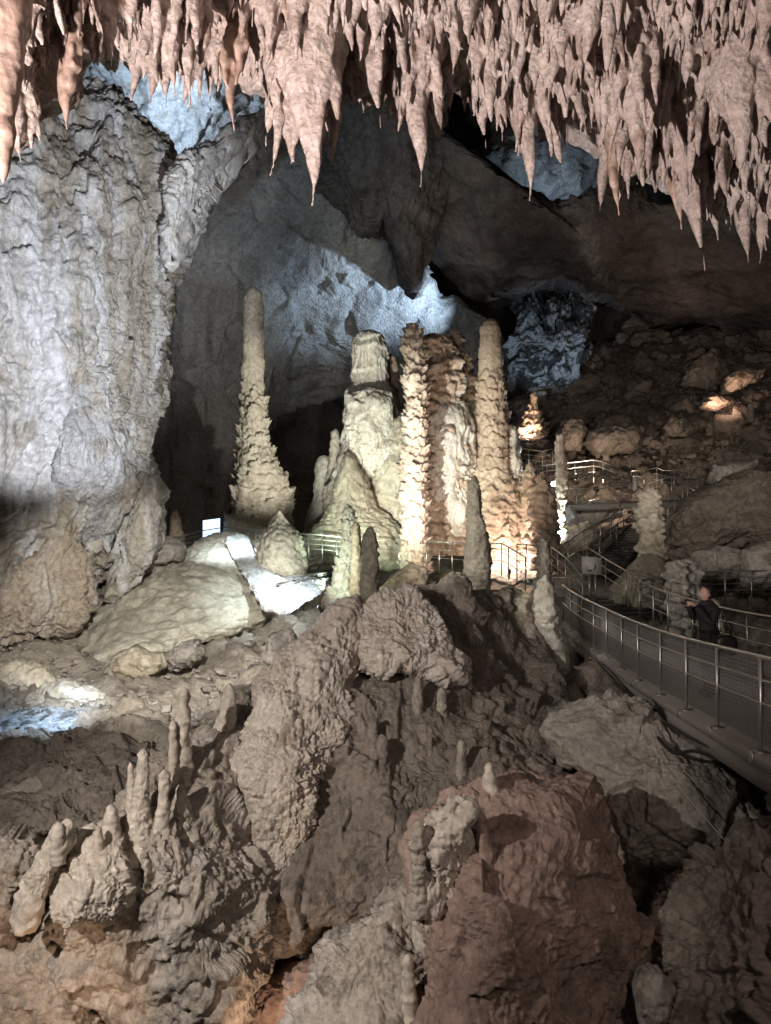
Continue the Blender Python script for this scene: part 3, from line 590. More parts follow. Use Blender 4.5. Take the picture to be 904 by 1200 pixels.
# ------------------------------------------------------------------ stalagmites
rock('flowstone_cone', [(407, 527), (416, 540), (430, 566), (446, 592), (468, 615), (484, 640), (484, 668), (335, 668), (332, 650), (352, 632), (374, 610), (388, 582), (398, 550)], [(407, 530, 28.0), (400, 600, 27.4), (350, 660, 27.2), (470, 660, 27.2), (410, 660, 26.8)], .9, M['olive'], d_flow(1.3, .16, .3), 120, c=(407, 625), label='smooth olive flowstone cone at the foot of the grey domed stalagmite', cat='flowstone')
rock('drapery', [(500, 475), (518, 462), (545, 468), (557, 500), (559, 545), (554, 590), (547, 628), (535, 642), (524, 625), (514, 605), (500, 600), (497, 545)], [(525, 550, 27.7)], .8, M['creamw'], d_curtain(.9, .30, 4), 120, label='cream white fringed drapery on the lower half of the broad brown column', cat='flowstone')
rock('drapery', [(407, 462), (433, 450), (460, 458), (464, 500), (474, 540), (476, 585), (462, 600), (448, 575), (432, 548), (410, 535), (404, 505)], [(435, 520, 28.9)], .9, M['creamw'], d_curtain(.9, .26, 5), 120, label='pale fringed flowstone apron wrapped around the shoulder of the grey domed stalagmite', cat='flowstone')
rock('drapery', [(590, 500), (604, 498), (610, 530), (612, 570), (616, 612), (600, 622), (590, 590), (586, 540)], [(600, 560, 28.1)], .5, M['creamw'], d_curtain(.6, .22, 4), 70, label='drapery in rim-light white on the outer flank of the tall brown stalagmite', cat='flowstone')  # pale colour stands in for the cool rim light on this flank
ST = [
 ([(297, 336, 0), (297, 338, 6), (297, 345, 10.5), (297, 360, 12), (297, 420, 12.5), (296, 427, 13.5), (296, 460, 13.5), (297, 480, 15.5), (297, 500, 16), (298, 520, 18), (300, 540, 24), (307, 560, 31), (309, 590, 35), (303, 615, 36), (303, 645, 38)], 30, 'cream', 'petal', .22, .50, 7, 'tallest slender cream stalagmite built of upturned petals standing apart on its own'),
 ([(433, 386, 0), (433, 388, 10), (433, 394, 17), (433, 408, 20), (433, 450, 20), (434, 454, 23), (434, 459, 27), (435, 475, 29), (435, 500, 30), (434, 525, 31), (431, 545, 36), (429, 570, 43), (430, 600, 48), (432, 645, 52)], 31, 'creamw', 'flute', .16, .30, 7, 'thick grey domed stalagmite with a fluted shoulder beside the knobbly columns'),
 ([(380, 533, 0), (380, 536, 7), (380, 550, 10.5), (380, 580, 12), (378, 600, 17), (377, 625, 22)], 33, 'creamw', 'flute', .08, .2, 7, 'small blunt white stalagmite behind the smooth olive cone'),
 ([(394, 502, 0), (393, 505, 4.5), (393, 530, 6), (392, 580, 12), (392, 630, 15)], 32.4, 'cream', 'knob', .07, .2, 6, 'thin knobbed spike between the small white stalagmite and the grey dome'),
 ([(483, 378, 0), (483, 381, 6), (485, 393, 10.5), (482, 408, 13.5), (487, 426, 10.5), (484, 448, 15), (489, 468, 11.5), (486, 498, 16), (489, 520, 12), (485, 548, 16), (487, 566, 13), (486, 585, 19), (487, 600, 14.5), (487, 640, 16), (488, 672, 20)], 26.6, 'pinkst', 'petal', .19, .30, 6, 'slim flaky pink brown column standing in front of the knobbly mass'),
 ([(509, 390, 0), (509, 393, 10), (513, 410, 20), (515, 440, 25), (514, 470, 24), (517, 500, 28), (520, 540, 33), (520, 590, 33), (520, 650, 30)], 29, 'brownst', 'knob', .30, .55, 8, 'broad brown column of rounded knobs behind the slim flaky column'),
 ([(533, 383, 0), (533, 386, 5), (533, 400, 8), (537, 420, 12), (541, 445, 13), (544, 470, 15), (546, 500, 18), (546, 560, 21), (545, 650, 20)], 30, 'brownst', 'knob', .24, .45, 7, 'narrow topped knobbly column joined to the broad brown one'),
 ([(459, 414, 0), (459, 418, 6), (460, 440, 7.5), (462, 480, 10), (465, 520, 15), (468, 640, 20)], 32, 'brownst', 'smooth', .05, .3, 7, 'short dark brown finger between the grey dome and the slim column'),
 ([(470, 486, 0), (469, 495, 10), (467, 520, 20), (465, 550, 27), (463, 590, 31), (464, 650, 30)], 29.6, 'cream', 'flute', .18, .26, 7, 'cream fringed flowstone mass filling the gap beside the slim column'),
 ([(575, 373, 0), (575, 376, 8), (575, 384, 12), (575, 420, 13.5), (576, 450, 15.5), (577, 480, 18), (578, 520, 21), (580, 560, 25), (583, 590, 30), (584, 615, 31), (584, 645, 30)], 28.6, 'brownst', 'petal', .14, .40, 8, 'tall brown stalagmite with a pale shining flank at the end of the giant group'),
 ([(602, 500, 0), (601, 508, 6), (600, 540, 9), (603, 580, 12), (605, 625, 12)], 28.9, 'creamw', 'petal', .24, .40, 5, 'fringe in rim-light white clinging to the flank of the tall brown stalagmite'),  # fringe coloured pale for the rim light along the flank
 ([(556, 557, 0), (556, 560, 4), (556, 568, 6.8), (556, 600, 9), (558, 620, 12), (560, 640, 15), (560, 670, 16), (559, 705, 14)], 16.8, 'darkst', 'smooth', .05, .09, 7, 'grey tapering stalagmite with a ringed top in front of the bright alcove'),
 ([(434, 617, 0), (434, 619, 3.5), (434, 630, 7), (434, 650, 9.8), (434, 680, 10.5), (434, 716, 11)], 16.2, 'darkst', 'flute', .06, .10, 7, 'dark pointed bullet shaped stalagmite on top of the popcorn crag'),
 ([(408, 590, 0), (408, 593, 4), (409, 600, 6.5), (408, 640, 8), (405, 660, 11), (403, 690, 16), (401, 716, 21)], 17.4, 'creamw', 'petal', .09, .16, 6, 'greenish cream crusted stalagmite just behind the dark pointed one'),
 ([(418, 612, 0), (418, 615, 4.5), (418, 650, 6), (418, 700, 7.5), (418, 716, 8)], 16.9, 'brownst', 'petal', .04, .09, 5, 'thin pinkish stalagmite squeezed between the cream crusted and the dark one'),
 ([(328, 598, 0), (327, 602, 4), (327, 614, 11), (328, 624, 20), (329, 636, 26), (330, 650, 28), (331, 668, 31), (331, 684, 33)], 24.6, 'mound', 'knob', .07, .16, 7, 'yellowish bell shaped stalagmite beside the lamp-whitened rill'),
 ([(621, 541, 0), (621, 545, 3.5), (620, 560, 8), (620, 600, 11), (619, 660, 13)], 28.2, 'brownst', 'knob', .07, .2, 7, 'rusty cone half hidden behind the pinkish double cone'),
 ([(637, 552, 0), (636, 557, 6), (636, 580, 12), (637, 610, 16), (637, 640, 19), (636, 668, 20)], 27, 'pinkst', 'knob', .18, .34, 8, 'rough pinkish grey cone beside the bright alcove'),
 ([(657, 508, 0), (657, 511, 4.2), (656, 530, 5.5), (659, 560, 7.2), (657, 590, 6), (656, 625, 6)], 30, 'pinkst', 'petal', .10, .24, 5, 'thin pale stalagmite shining above the lower footbridge'),
 ([(627, 458, 0), (626, 461, 2.6), (625, 475, 4.6), (623, 490, 9), (619, 505, 15), (616, 516, 18)], 40, 'brownst', 'petal', .25, .4, 7, 'orange lit cone shaped stalagmite far back on the slope'),
 ([(762, 572, 0), (762, 575, 7), (762, 588, 12.5), (759, 604, 14), (764, 622, 11.5), (764, 645, 13.5), (763, 655, 15)], 23, 'cream', 'knob', .16, .28, 7, 'stout pale tan stalagmite on a smooth cone beside the stairs'),
 ([(763, 648, 8), (762, 660, 20), (757, 680, 32), (750, 705, 44), (746, 740, 54)], 22.7, 'olive', 'smooth', .03, .2, 7, 'smooth tan flowstone cone carrying the stout pale stalagmite'),
 ([(793, 656, 0), (793, 658, 6), (793, 668, 10), (793, 690, 12), (794, 720, 12), (794, 780, 14)], 21.6, 'creamw', 'knob', .18, .34, 5, 'pale lumpy pillar behind the person with the camera'),
 ([(808, 654, 0), (808, 657, 7), (808, 668, 11), (807, 700, 12), (806, 740, 13), (806, 780, 14)], 21.9, 'creamw', 'knob', .14, .34, 5, 'pale lumpy pillar fused to its twin behind the person with the camera'),
 ([(836, 700, 0), (836, 704, 7), (837, 725, 9), (837, 770, 11), (837, 800, 12)], 18, 'cream', 'knob', .06, .2, 5, 'pale stump beyond the person next to the handbag'),
 ([(637, 630, 0), (637, 633, 5), (638, 650, 7.5), (638, 676, 7.5), (638, 700, 9)], 17.9, 'darkst', 'petal', .05, .09, 5, 'thin dark stalagmite rising from the pale knobbed stump'),
 ([(206, 598, 0), (206, 601, 3), (206, 612, 6), (207, 630, 9), (208, 650, 10)], 31, 'brownst', 'petal', .06, .2, 6, 'little red brown stalagmite by the far railing'),
 ([(711, 514, 0), (711, 516, 3.5), (711, 540, 4)], 39, 'stone', 'knob', .06, .2, 5, 'stubby yellowish stalagmite on the rubble above the footbridge'),
 ([(744, 558, 0), (744, 560, 2.5), (744, 575, 3)], 33, 'creamw', 'smooth', .04, .2, 5, 'tiny white stub beside the upper footbridge'),
 ([(843, 556, 0), (843, 558, 3), (843, 572, 3.6)], 31, 'creamw', 'smooth', .04, .2, 5, 'tiny white stub standing before the flat pale slab'),
 ([(880, 472, 0), (880, 474, 3), (880, 495, 4)], 37, 'stone', 'knob', .06, .2, 5, 'pale stub on the slope below the orange layered rock'),
 ([(833, 494, 0), (833, 497, 3), (833, 510, 5)], 37, 'stone', 'knob', .06, .2, 5, 'low tan stub on the slope near the round reddish boulder'),
 # foreground little ones
 ([(216, 805, 0), (216, 808, 5), (216, 818, 8), (215, 830, 6.5), (215, 845, 10), (214, 860, 8), (214, 885, 11), (212, 910, 13)], 11.6, 'drape', 'smooth', .05, .17, 6, 'tallest of the foreground little stalagmites with swollen rings'),
 ([(203, 844, 0), (203, 847, 4), (203, 870, 5), (204, 920, 7)], 11.4, 'drape', 'smooth', .03, .12, 6, 'thin little stalagmite close against the ringed foreground one'),
 ([(269, 800, 0), (269, 803, 5), (269, 818, 8), (267, 835, 9), (262, 860, 15)], 12.8, 'drape', 'smooth', .03, .12, 6, 'short round headed stub uphill of the ringed foreground stalagmite'),
 ([(168, 877, 0), (168, 880, 5), (168, 900, 7), (165, 930, 9), (163, 985, 14)], 10.7, 'drape', 'petal', .03, .09, 6, 'pale pointed stalagmite at the head of the pitted rock face'),
 ([(153, 893, 0), (153, 896, 3), (154, 930, 5), (154, 985, 8)], 10.8, 'drape', 'smooth', .02, .1, 6, 'very thin spike beside the pale pointed stalagmite'),
 ([(193, 901, 0), (193, 904, 5), (193, 920, 7), (192, 935, 6), (190, 975, 10)], 10.6, 'drape', 'smooth', .04, .13, 6, 'waisted little stalagmite between the pale pointed one and the knob'),
 ([(212, 918, 0), (212, 921, 4.5), (212, 935, 6), (214, 965, 13)], 10.7, 'drape', 'knob', .03, .12, 6, 'small knob on a lumpy base at the edge of the dark hole'),
 ([(131, 942, 0), (131, 945, 5), (131, 960, 9), (130, 985, 12)], 10.2, 'drape', 'smooth', .02, .1, 6, 'cone topped bump on the upper edge of the smooth drapery'),
 ([(116, 968, 0), (116, 971, 4), (116, 1000, 6)], 10.0, 'drape', 'smooth', .02, .1, 6, 'tiny bump beside the cone topped one above the drapery'),
 ([(68, 963, 0), (68, 966, 6), (68, 976, 8), (68, 1000, 9)], 9.7, 'drape', 'smooth', .02, .1, 6, 'round knob crowning the narrow flowstone fin'),
 ([(490, 792, 0), (490, 795, 4), (489, 815, 6), (489, 838, 8)], 12.7, 'tan', 'smooth', .02, .1, 6, 'pale little stalagmite under the short popcorn block'),
 ([(518, 805, 0), (518, 808, 4.5), (518, 822, 5.5), (518, 840, 7)], 12.8, 'tan', 'smooth', .02, .05, 6, 'ringed white little stalagmite under the short popcorn block'),
 ([(438, 838, 0), (438, 841, 5), (438, 860, 7), (438, 880, 9)], 12.4, 'mud', 'smooth', .02, .1, 6, 'dull grey brown stub beside the tall popcorn crag'),
 ([(448, 860, 0), (448, 863, 5), (448, 880, 8), (448, 895, 9)], 12.2, 'mud', 'smooth', .02, .1, 6, 'lower dull brown stub just below another beside the tall popcorn crag'),
 ([(541, 866, 0), (541, 869, 5), (541, 885, 6), (541, 910, 7)], 12.3, 'tan', 'smooth', .03, .07, 6, 'pale stub with ribs in the dark mud above the red brown boulder'),
 ([(504, 862, 0), (504, 865, 3), (504, 885, 5)], 12.5, 'mud', 'smooth', .02, .07, 6, 'small brown peg in the dark mud between two pale stubs'),
 ([(574, 893, 0), (573, 896, 5), (574, 910, 8), (577, 928, 10)], 8.9, 'drape', 'smooth', .02, .1, 6, 'yellowish stub tilted on top of the big red brown boulder'),
 ([(560, 945, 0), (560, 948, 6), (566, 980, 8), (574, 1020, 10)], 7.65, 'red', 'smooth', .02, .1, 6, 'slanting pinkish finger on the face of the red brown boulder'),
 ([(491, 962, 0), (491, 965, 5), (491, 985, 7), (491, 1050, 8)], 7.9, 'tan', 'knob', .03, .1, 6, 'slim knobbed finger on the pale crusted edge of the boulder'),
 ([(478, 1118, 0), (478, 1121, 5), (479, 1150, 8), (480, 1190, 10)], 7.5, 'drape', 'smooth', .02, .1, 6, 'small pale cone beside the lumpy tan rock at the bottom'),
]
bpy.context.view_layer.update()
_dg = bpy.context.evaluated_depsgraph_get()
def ground(px, py):
    d_ = Vector(P(px, py, 1.0)).normalized(); h_ = sc.ray_cast(_dg, Vector((0, 0, 0)), d_)
    return h_[1].y if h_[0] else None
wd = [(px_, py_, ground(px_, py_)-.16) for px_, py_ in ((100, 460), (75, 560), (110, 540), (135, 560), (105, 620))]
rock('flowstone_streak', [(80, 480), (92, 430), (112, 432), (130, 490), (146, 560), (142, 610), (128, 652), (112, 634), (98, 640), (86, 600), (60, 588), (66, 530)], wd, .3, M['palewall'], d_curtain(.8, .20, 8), 140, q=.7, label='bluish white flowstone streak running down the great grey column', cat='flowstone')
for k, (pf, D, m_, sty, amp, row, pet, lb) in enumerate(ST):
    if D < 14:                                           # set its foot on the rock below it
        bx, by, br = pf[-1]; hd = ground(bx, by-4)
        if hd and abs(hd-D) < 2.5: D = hd+br*D/F*.5
        pf = pf+[(bx, by+8, br*1.45), (bx, by+22, br*1.9)] if 'drapery' not in lb and 'fin' not in lb.split() else pf+[(bx, by+12, br)]
    stalagmite('stalagmite', pf, D, M[m_], sty, amp, row, pet, label=lb, seed=k+1, group='stalagmites', lumpy=.8 if m_ != 'olive' else .6, top=.34 if k == 0 else .2 if 'end of the giant' in lb else 0.0)

# ------------------------------------------------------------------ ceiling with stalactites
lip_x = [-260, 0, 25, 60, 110, 180, 240, 300, 340, 420, 520, 600, 650, 720, 800, 904, 1160]
lip_y = [190, 140, 105, 35, 28, 38, 55, 70, 95, 105, 90, 105, 125, 160, 200, 245, 320]
lip_d = [5.4, 5.6, 5.7, 6.0, 6.2, 6.4, 6.6, 6.7, 6.8, 7.0, 7.3, 7.6, 7.8, 8.2, 8.7, 9.3, 10.4]
def ceil_pt(px, t):
    ly = np.interp(px, lip_x, lip_y); ld = np.interp(px, lip_x, lip_d)
    py = -420+(ly+420)*t; D = 3.6+(ld-3.6)*np.clip((py+420)/(ly+420), 0, 1)**1.15
    return py, D
nu, nv = 260, 120
u, t = np.meshgrid(np.linspace(-260, 1160, nu), np.linspace(0, 1.5, nv)); tc = np.minimum(t, 1); py, D = ceil_pt(u, tc)
V = np.stack([(u-452)/F*D, D, (600-py)/F*D], -1); ov = np.clip(t-1, 0, 1)
V[..., 1] += ov*2.5+.6*np.sqrt(ov); V[..., 2] += ov*ov*6+.1*ov; V = V.reshape(-1, 3); Q = grid_quads(nu, nv); Nn = normals(V, Q)
if (Nn[:, 2]).sum() > 0: Q = Q[:, ::-1]; Nn = -Nn
V = V+Nn*(.22*fbm(V/.9, 4)+.12*(ridged(V*np.array([1, 1, .4])/.35, 2)-.6)+.05*facet(V/.2))[:, None]
ceiling = obj('cave_ceiling', mesh_from('cave_ceiling', V, Q, M['pink'])); tag(ceiling, kind='structure')

def clump_mesh(cones, seed, mat, h=.016, nz_amp=.055):
    """fused hanging cones: (dx, dy, length, radius, straw) -> one closed mesh, origin at its root"""
    L = max(c[2]+c[4] for c in cones); R = max(math.hypot(c[0], c[1])+c[3] for c in cones)+.08
    nx = int(2*R/h)+4; nz = int((L+.35)/h)+4
    ax = (np.arange(nx)-nx/2)*h; az = (np.arange(nz))*h-L-.06
    X, Y, Z = np.meshgrid(ax, ax, az, indexing='ij'); p = np.stack([X, Y, Z], -1).reshape(-1, 3).astype(np.float32)
    n1 = (fbm((p+seed*3.7)/np.array([.22, .22, .30]), 3)).reshape(X.shape); n2 = (perlin((p+seed*1.3)/np.array([.07, .07, .10]))+2.2*(.45-worley((p+seed)/np.array([.10, .10, .14]))[0])).reshape(X.shape)
    f = np.full(X.shape, 9.0)
    for (dx, dy, l, r, st) in cones:
        tt = np.clip(-Z/l, -.3, 1.6); wx = dx*(1+.25*tt)+.03*np.sin(Z*5+dx*30); wy = dy*(1+.25*tt)+.03*np.cos(Z*4+dy*30)
        d = np.hypot(X-wx, Y-wy)
        bulge = 1+.20*np.sin(tt*6.0+seed+dx*20)*(1-np.clip(tt, 0, 1))
        rad = r*np.clip(1-np.clip(tt, 0, 1)**1.15, 0, 1)**.9*bulge+.010+.007*np.clip(1-tt, 0, 1)
        end = (-l-st)-Z                                    # positive below the tip
        g = np.maximum(d-rad-(nz_amp*n1+.019*n2)*np.clip((1.05-tt)*1.3, .08, 1), end)
        k = .05; hh = np.clip(.5+.5*(f-g)/k, 0, 1); f = f*(1-hh)+g*hh-k*hh*(1-hh)
    f = np.maximum(f, Z-.22)
    f[0], f[-1] = 1, 1; f[:, 0], f[:, -1] = 1, 1; f[:, :, 0], f[:, :, -1] = 1, 1
    g = vdb.FloatGrid(1.0); g.copyFromArray(f.astype(np.float32)); pts, quads = g.convertToQuads(0.0)
    pts = np.asarray(pts, float); V = np.stack([(pts[:, 0]-nx/2)*h, (pts[:, 1]-nx/2)*h, pts[:, 2]*h-L-.06], 1); Q = np.asarray(quads).astype(np.int64)
    N = normals(V, Q); o = ((N[:, :2]*V[:, :2]).sum(1)).sum()
    if o < 0: Q = Q[:, ::-1]
    return mesh_from('stalactite', V, Q, mat)
rng = random.Random(5)
variants = []
for s in range(22):
    n = rng.choice([2, 3, 4, 5, 6, 7]); n += 5; cones = [(0, 0, rng.uniform(.40, .72), rng.uniform(.09, .14), rng.choice([.0, .06, .14]))]
    for k in range(n):
        a = rng.uniform(0, 6.28); d = rng.uniform(.05, .27)
        cones.append((d*math.cos(a), d*math.sin(a), rng.uniform(.10, .52)*(1.15-d), rng.uniform(.035, .085), rng.choice([0, 0, 0, .04, .10])))
    variants.append(clump_mesh(cones, s+1, M['pink'], .0185, .045))
straws = []
for s in range(4):
    straws.append(clump_mesh([(0, 0, .22+.06*s, .030, .16+.05*s)], s+50, M['pink'] if s % 2 else M['browntip'], .011, .01))
# dense lumps over the ceiling
cnt = 0; spots = []
tries = 0
while cnt < 262 and tries < 20000:
    tries += 1
    px = rng.uniform(-60, 970); t = 1-rng.random()**1.1*.55; py, D = ceil_pt(np.array([px]), np.array([t])); py = float(py[0]); D = float(D[0])
    if py < -70: continue
    if px < 330 and py < 0 and rng.random() < .4: continue
    if any(abs(px-a) < 15 and abs(py-b) < 20 for a, b in spots): continue
    spots.append((px, py)); p = P(px, py, D)
    k = rng.randrange(22); s = rng.choice([.42, .6, .75, .85, 1.0, 1.2])*rng.uniform(.9, 1.1)*(D/7.5)**.6
    if px < 330: s *= rng.uniform(.6, .95)
    o = obj('stalactite', variants[k], ceiling); o.location = p+np.array([0, .05, .10]); o.rotation_euler = (rng.uniform(-.1, .1), rng.uniform(-.1, .1), rng.uniform(0, 6.28))
    o.scale = (s*rng.uniform(.85, 1.1), s*rng.uniform(.85, 1.1), s*rng.uniform(.85, 1.35)); cnt += 1
for i in range(10):
    px = rng.uniform(20, 960); py, D = ceil_pt(np.array([px]), np.array([rng.uniform(.6, .9)])); p = P(px, float(py[0]), float(D[0]))
    o = obj('stalactite', straws[i % 4], ceiling); o.location = p+np.array([0, .05, .02]); o.rotation_euler = (0, 0, rng.uniform(0, 6.28)); s = rng.uniform(.7, 1.1); o.scale = (s, s, s)
for i in range(26):                                      # the ceiling goes on beyond the frame
    px = rng.uniform(-230, -60) if i < 15 else rng.uniform(965, 1090); py, D = ceil_pt(np.array([px]), np.array([rng.uniform(.55, 1.0)])); p = P(px, float(py[0]), float(D[0]))
    o = obj('stalactite', variants[i % 22], ceiling); o.location = p+np.array([0, .05, .1]); o.rotation_euler = (0, 0, rng.uniform(0, 6.28)); k = rng.uniform(.6, 1.1); o.scale = (k, k, k*1.15)
# named large stalactites: (tip px, tip py, root py, half width px, D, material, label)
BIG = [
 (365, 246, 60, 40, 6.2, 'pink', 'largest pink stalactite with a long brown pointed tip hanging lowest over the blue slab'),
 (490, 224, 70, 26, 6.8, 'pink', 'stout pink stalactite with a brown tip hanging over the dark rock curtain'),
 (219, 131, -30, 24, 5.7, 'pink', 'broad pink stalactite with a forked lower end before the blue vault'),
 (203, 122, -20, 22, 5.6, 'pink', 'lumpy pale pink stalactite beside the forked one before the blue vault'),
 (132, 85, -30, 19, 5.4, 'pink', 'short pink stalactite with a straw tip above the great grey column'),
 (82, 155, 70, 12, 5.9, 'browntip', 'slim brown stalactite hanging in front of the great grey column'),
 (274, 158, 50, 11, 6.2, 'browntip', 'thin brown double stalactite over the notch of the white arch'),
 (618, 240, 100, 20, 7.4, 'pink', 'long pink stalactite with a straw beside the blue lit pocket'),
 (722, 256, 160, 10, 8.0, 'browntip', 'slender bare brown stalactite over the dark roof slab'),
 (795, 272, 180, 14, 8.6, 'browntip', 'brown tipped stalactite over the top of the rubble slope'),
 (838, 285, 200, 18, 9.0, 'pink', 'pale pink stalactite with a crooked tip over the rubble slope'),
 (888, 312, 200, 22, 9.2, 'pink', 'outermost hanging pink stalactite reaching lowest above the rubble slope'),
 (865, 222, 60, 34, 7.4, 'pink', 'fat bulging pink stalactite in the thick of the ceiling above the slope'),
 (745, 220, 70, 30, 7.2, 'pink', 'knotted pink stalactite with a curled drip in the thick of the ceiling'),
]
for k, (tx, ty, ry, hw, D, m_, lb) in enumerate(BIG):
    kk = D/F; L = (ty-ry)*kk; R = hw*kk; rg = random.Random(k+40)
    cones = [(0, 0, L*.86, R, L*.12)]
    R *= .8
    cones[0] = (0, 0, L*.86, R, L*.12)
    for j in range(9 if hw > 15 else 2):
        a = rg.uniform(0, 6.28); d = R*rg.uniform(.6, 1.25); cones.append((d*math.cos(a), d*math.sin(a), L*rg.uniform(.2, .72), R*rg.uniform(.22, .5), L*rg.choice([0, 0, .05, .1])))
    o = obj('stalactite', clump_mesh(cones, k+70, M[m_], .014 if hw > 15 else .011, .03 if hw > 15 else .012)); o.location = P(tx, ry, D)
    tag(o, lb, 'stalactite', 'big stalactites under the ceiling')
stalagmite('stalactite', [(4, 215, 0), (4, 210, 3), (3, 195, 9), (2, 160, 17), (3, 140, 13), (2, 110, 22), (4, 60, 26), (6, 0, 32), (8, -80, 40)], 4.6, M['browntip'], 'smooth', .03, .2, 6, label='thick smooth brown stalactite at the edge of the view before the great column', cat='stalactite', group='big stalactites under the ceiling', seed=90)

# ------------------------------------------------------------------ railings
def railing(pts, label, bar=2, r=.022, mesh=False, h=1.0, sub=None, group='metal handrails'):
    """pts: top-rail points (px, py, D); posts at every point"""
    T = np.array([P(*p) for p in pts]); base = T.copy(); base[:, 2] -= h
    root = empty('railing', base[0].tolist(), label, 'railing', group)
    mb = MB(); mb.tube(T, r*1.15); mb.build('top_rail', M['steel'], root, True)
    for k in range(1, bar+1):
        q = T.copy(); q[:, 2] -= h*k/(bar+.0)*(.52 if not mesh else .5)*(1.0) if bar > 1 else h*.5
        mb = MB(); mb.tube(q, r*.6, 6); mb.build('mid_rail', M['steel'], root, True)
    for k in range(len(T)):
        mb = MB(); mb.tube([T[k], base[k]], r, 6); mb.build('post', M['steel'], root, True)
    if mesh:
        for k in range(len(T)-1):
            a, b, a2, b2 = T[k], T[k+1], base[k], base[k+1]; mb = MB(); L = np.linalg.norm(b-a); nvw = int(L/.045); off = np.array([.03, 0, 0])
            for i in range(1, nvw):
                s = i/nvw; p = a+(b-a)*s-np.array([0, 0, .06]); q = a2+(b2-a2)*s+np.array([0, 0, .05]); mb.tube([p+off, q+off], .004, 4)
            for i in range(1, 21):
                s = i/21; p = a+(a2-a)*s; q = b+(b2-b)*s; mb.tube([p+off, q+off], .004, 4)
            mb.build('mesh_panel', M['wire'], root)
    return root
near = [(660, 685.5, 23), (669, 692.5, 21.2), (682.5, 700.5, 19.6), (696, 707, 18.3), (711, 714, 17.1), (728.6, 722.3, 15.8), (747.6, 730, 14.5), (774, 739.5, 13.1), (804.3, 748.4, 11.7), (840.8, 757.2, 10.25), (891.8, 769.4, 8.7), (980, 788, 7.1), (1107, 838, 5.5), (1330, 912, 4.0), (1820, 1080, 2.5)]
rl = railing(near, 'steel mesh railing along the near edge of the concrete walkway', 2, .024, True, 1.02)
far_r = [(750, 682, 20.2), (766, 688.5, 19.2), (783, 694.5, 18.3), (812, 703, 17.2), (843, 711, 16.1), (876, 718, 14.9), (915, 724.5, 13.5), (985, 736, 11.6), (1110, 752, 9.6), (1290, 782, 7.6), (1640, 836, 5.4), (2600, 1010, 3.0)]
railing(far_r, 'plain steel railing behind the person on the walkway', 2, .022, False, 1.0)
railing([(750, 681, 20.4), (777, 675.5, 22), (819, 671, 24), (850, 669.5, 24), (881, 669, 24), (915, 668.6, 24), (960, 668, 24)], 'steel railing of the platform behind the pale lumpy pillar', 3, .022, False, 1.1)
# deck and beam of the walkway
T = smooth_path([P(*p) for p in near], 5); T2 = T.copy(); T2[:, 2] -= 1.06
R2 = np.array([P(*p) for p in far_r]); wy = T[:, 1]; rx = np.interp(wy, R2[::-1, 1], R2[::-1, 0])+.12; rx = np.where(wy > 20, 6.6, rx)
def sweep(name, mat, prof, parent=None):
    """prof(k) -> list of section corners at path point k"""
    S = np.array([prof(k) for k in range(len(T))]); m = S.shape[1]; i = np.arange(len(T)*m).reshape(len(T), m); j = np.roll(i, -1, 1)
    Q = np.stack([i[:-1], j[:-1], j[1:], i[1:]], -1).reshape(-1, 4)
    return obj(name, mesh_from(name, S.reshape(-1, 3), Q, mat, False), parent)
deck = sweep('walkway', M['concrete'], lambda k: [(T2[k][0]-.10, wy[k], T2[k][2]), (rx[k], wy[k], T2[k][2]), (rx[k], wy[k], T2[k][2]-.13), (T2[k][0]-.10, wy[k], T2[k][2]-.13)])
tag(deck, kind='structure')
o = sweep('beam', M['concrete'], lambda k: [(T2[k][0]-.06, wy[k], T2[k][2]-.132), (T2[k][0]+.24, wy[k], T2[k][2]-.132), (T2[k][0]+.24, wy[k], T2[k][2]-.36), (T2[k][0]-.06, wy[k], T2[k][2]-.36)], deck)

for (bx, by, bD) in near[1:]:
    q = P(bx, by, bD); zt = float(np.interp(bD, T2[::-1, 1], T2[::-1, 2])); xt = float(np.interp(bD, T2[::-1, 1], T2[::-1, 0])); mb = MB()
    mb.box(xt-.07, xt+.07, bD-.06, bD+.06, zt+.002, zt+.014); mb.box(xt-.112, xt-.102, bD-.04, bD+.04, zt-.12, zt+.012); mb.build('bracket', M['steel'], deck)
    mb = MB(); mb.box(xt-.072, xt-.062, bD-.22, bD-.205, zt-.35, zt-.14); mb.build('joint', M['cable'], deck)
# cables under the walkway
mb = MB(); pts = [P(700, 775, 16.8), P(735, 812, 14.6), P(762, 836, 13), P(770, 862, 12), P(790, 882, 11.3), P(815, 880, 10.9), P(850, 893, 10.1), P(880, 908, 9.4), P(930, 935, 8.6)]
mb.tube(smooth_path(pts), .028, 6); o = mb.build('cable', M['cable'], None, True); tag(o, 'thick black cable sagging below the concrete beam of the walkway', 'cable', 'black cables under the walkway')
mb = MB(); mb.tube(smooth_path([P(720, 800, 15), P(760, 835, 13), P(800, 860, 11.4), P(840, 880, 10.2), P(900, 915, 8.8), P(950, 945, 8)]), .02, 6); o = mb.build('cable', M['cable'], None, True); tag(o, 'thinner black cable strung straight along the walkway beam', 'cable', 'black cables under the walkway')
mb = MB(); mb.tube(smooth_path([P(772, 880, 11.2), P(790, 912, 10.7), P(815, 945, 10.5), P(850, 985, 10.2)]), .008, 5); o = mb.build('cable', M['wire'], None, True); tag(o, 'thin pale wire trailing down the huge grey boulder', 'cable')
mb = MB(); mb.tube(smooth_path([P(137, 897, 12.2), P(140, 910, 12.0), P(146, 930, 11.8), P(150, 938, 11.7)]), .02, 6); o = mb.build('cable', M['cable'], None, True); tag(o, 'short black cable looping out of the mud bank', 'cable')

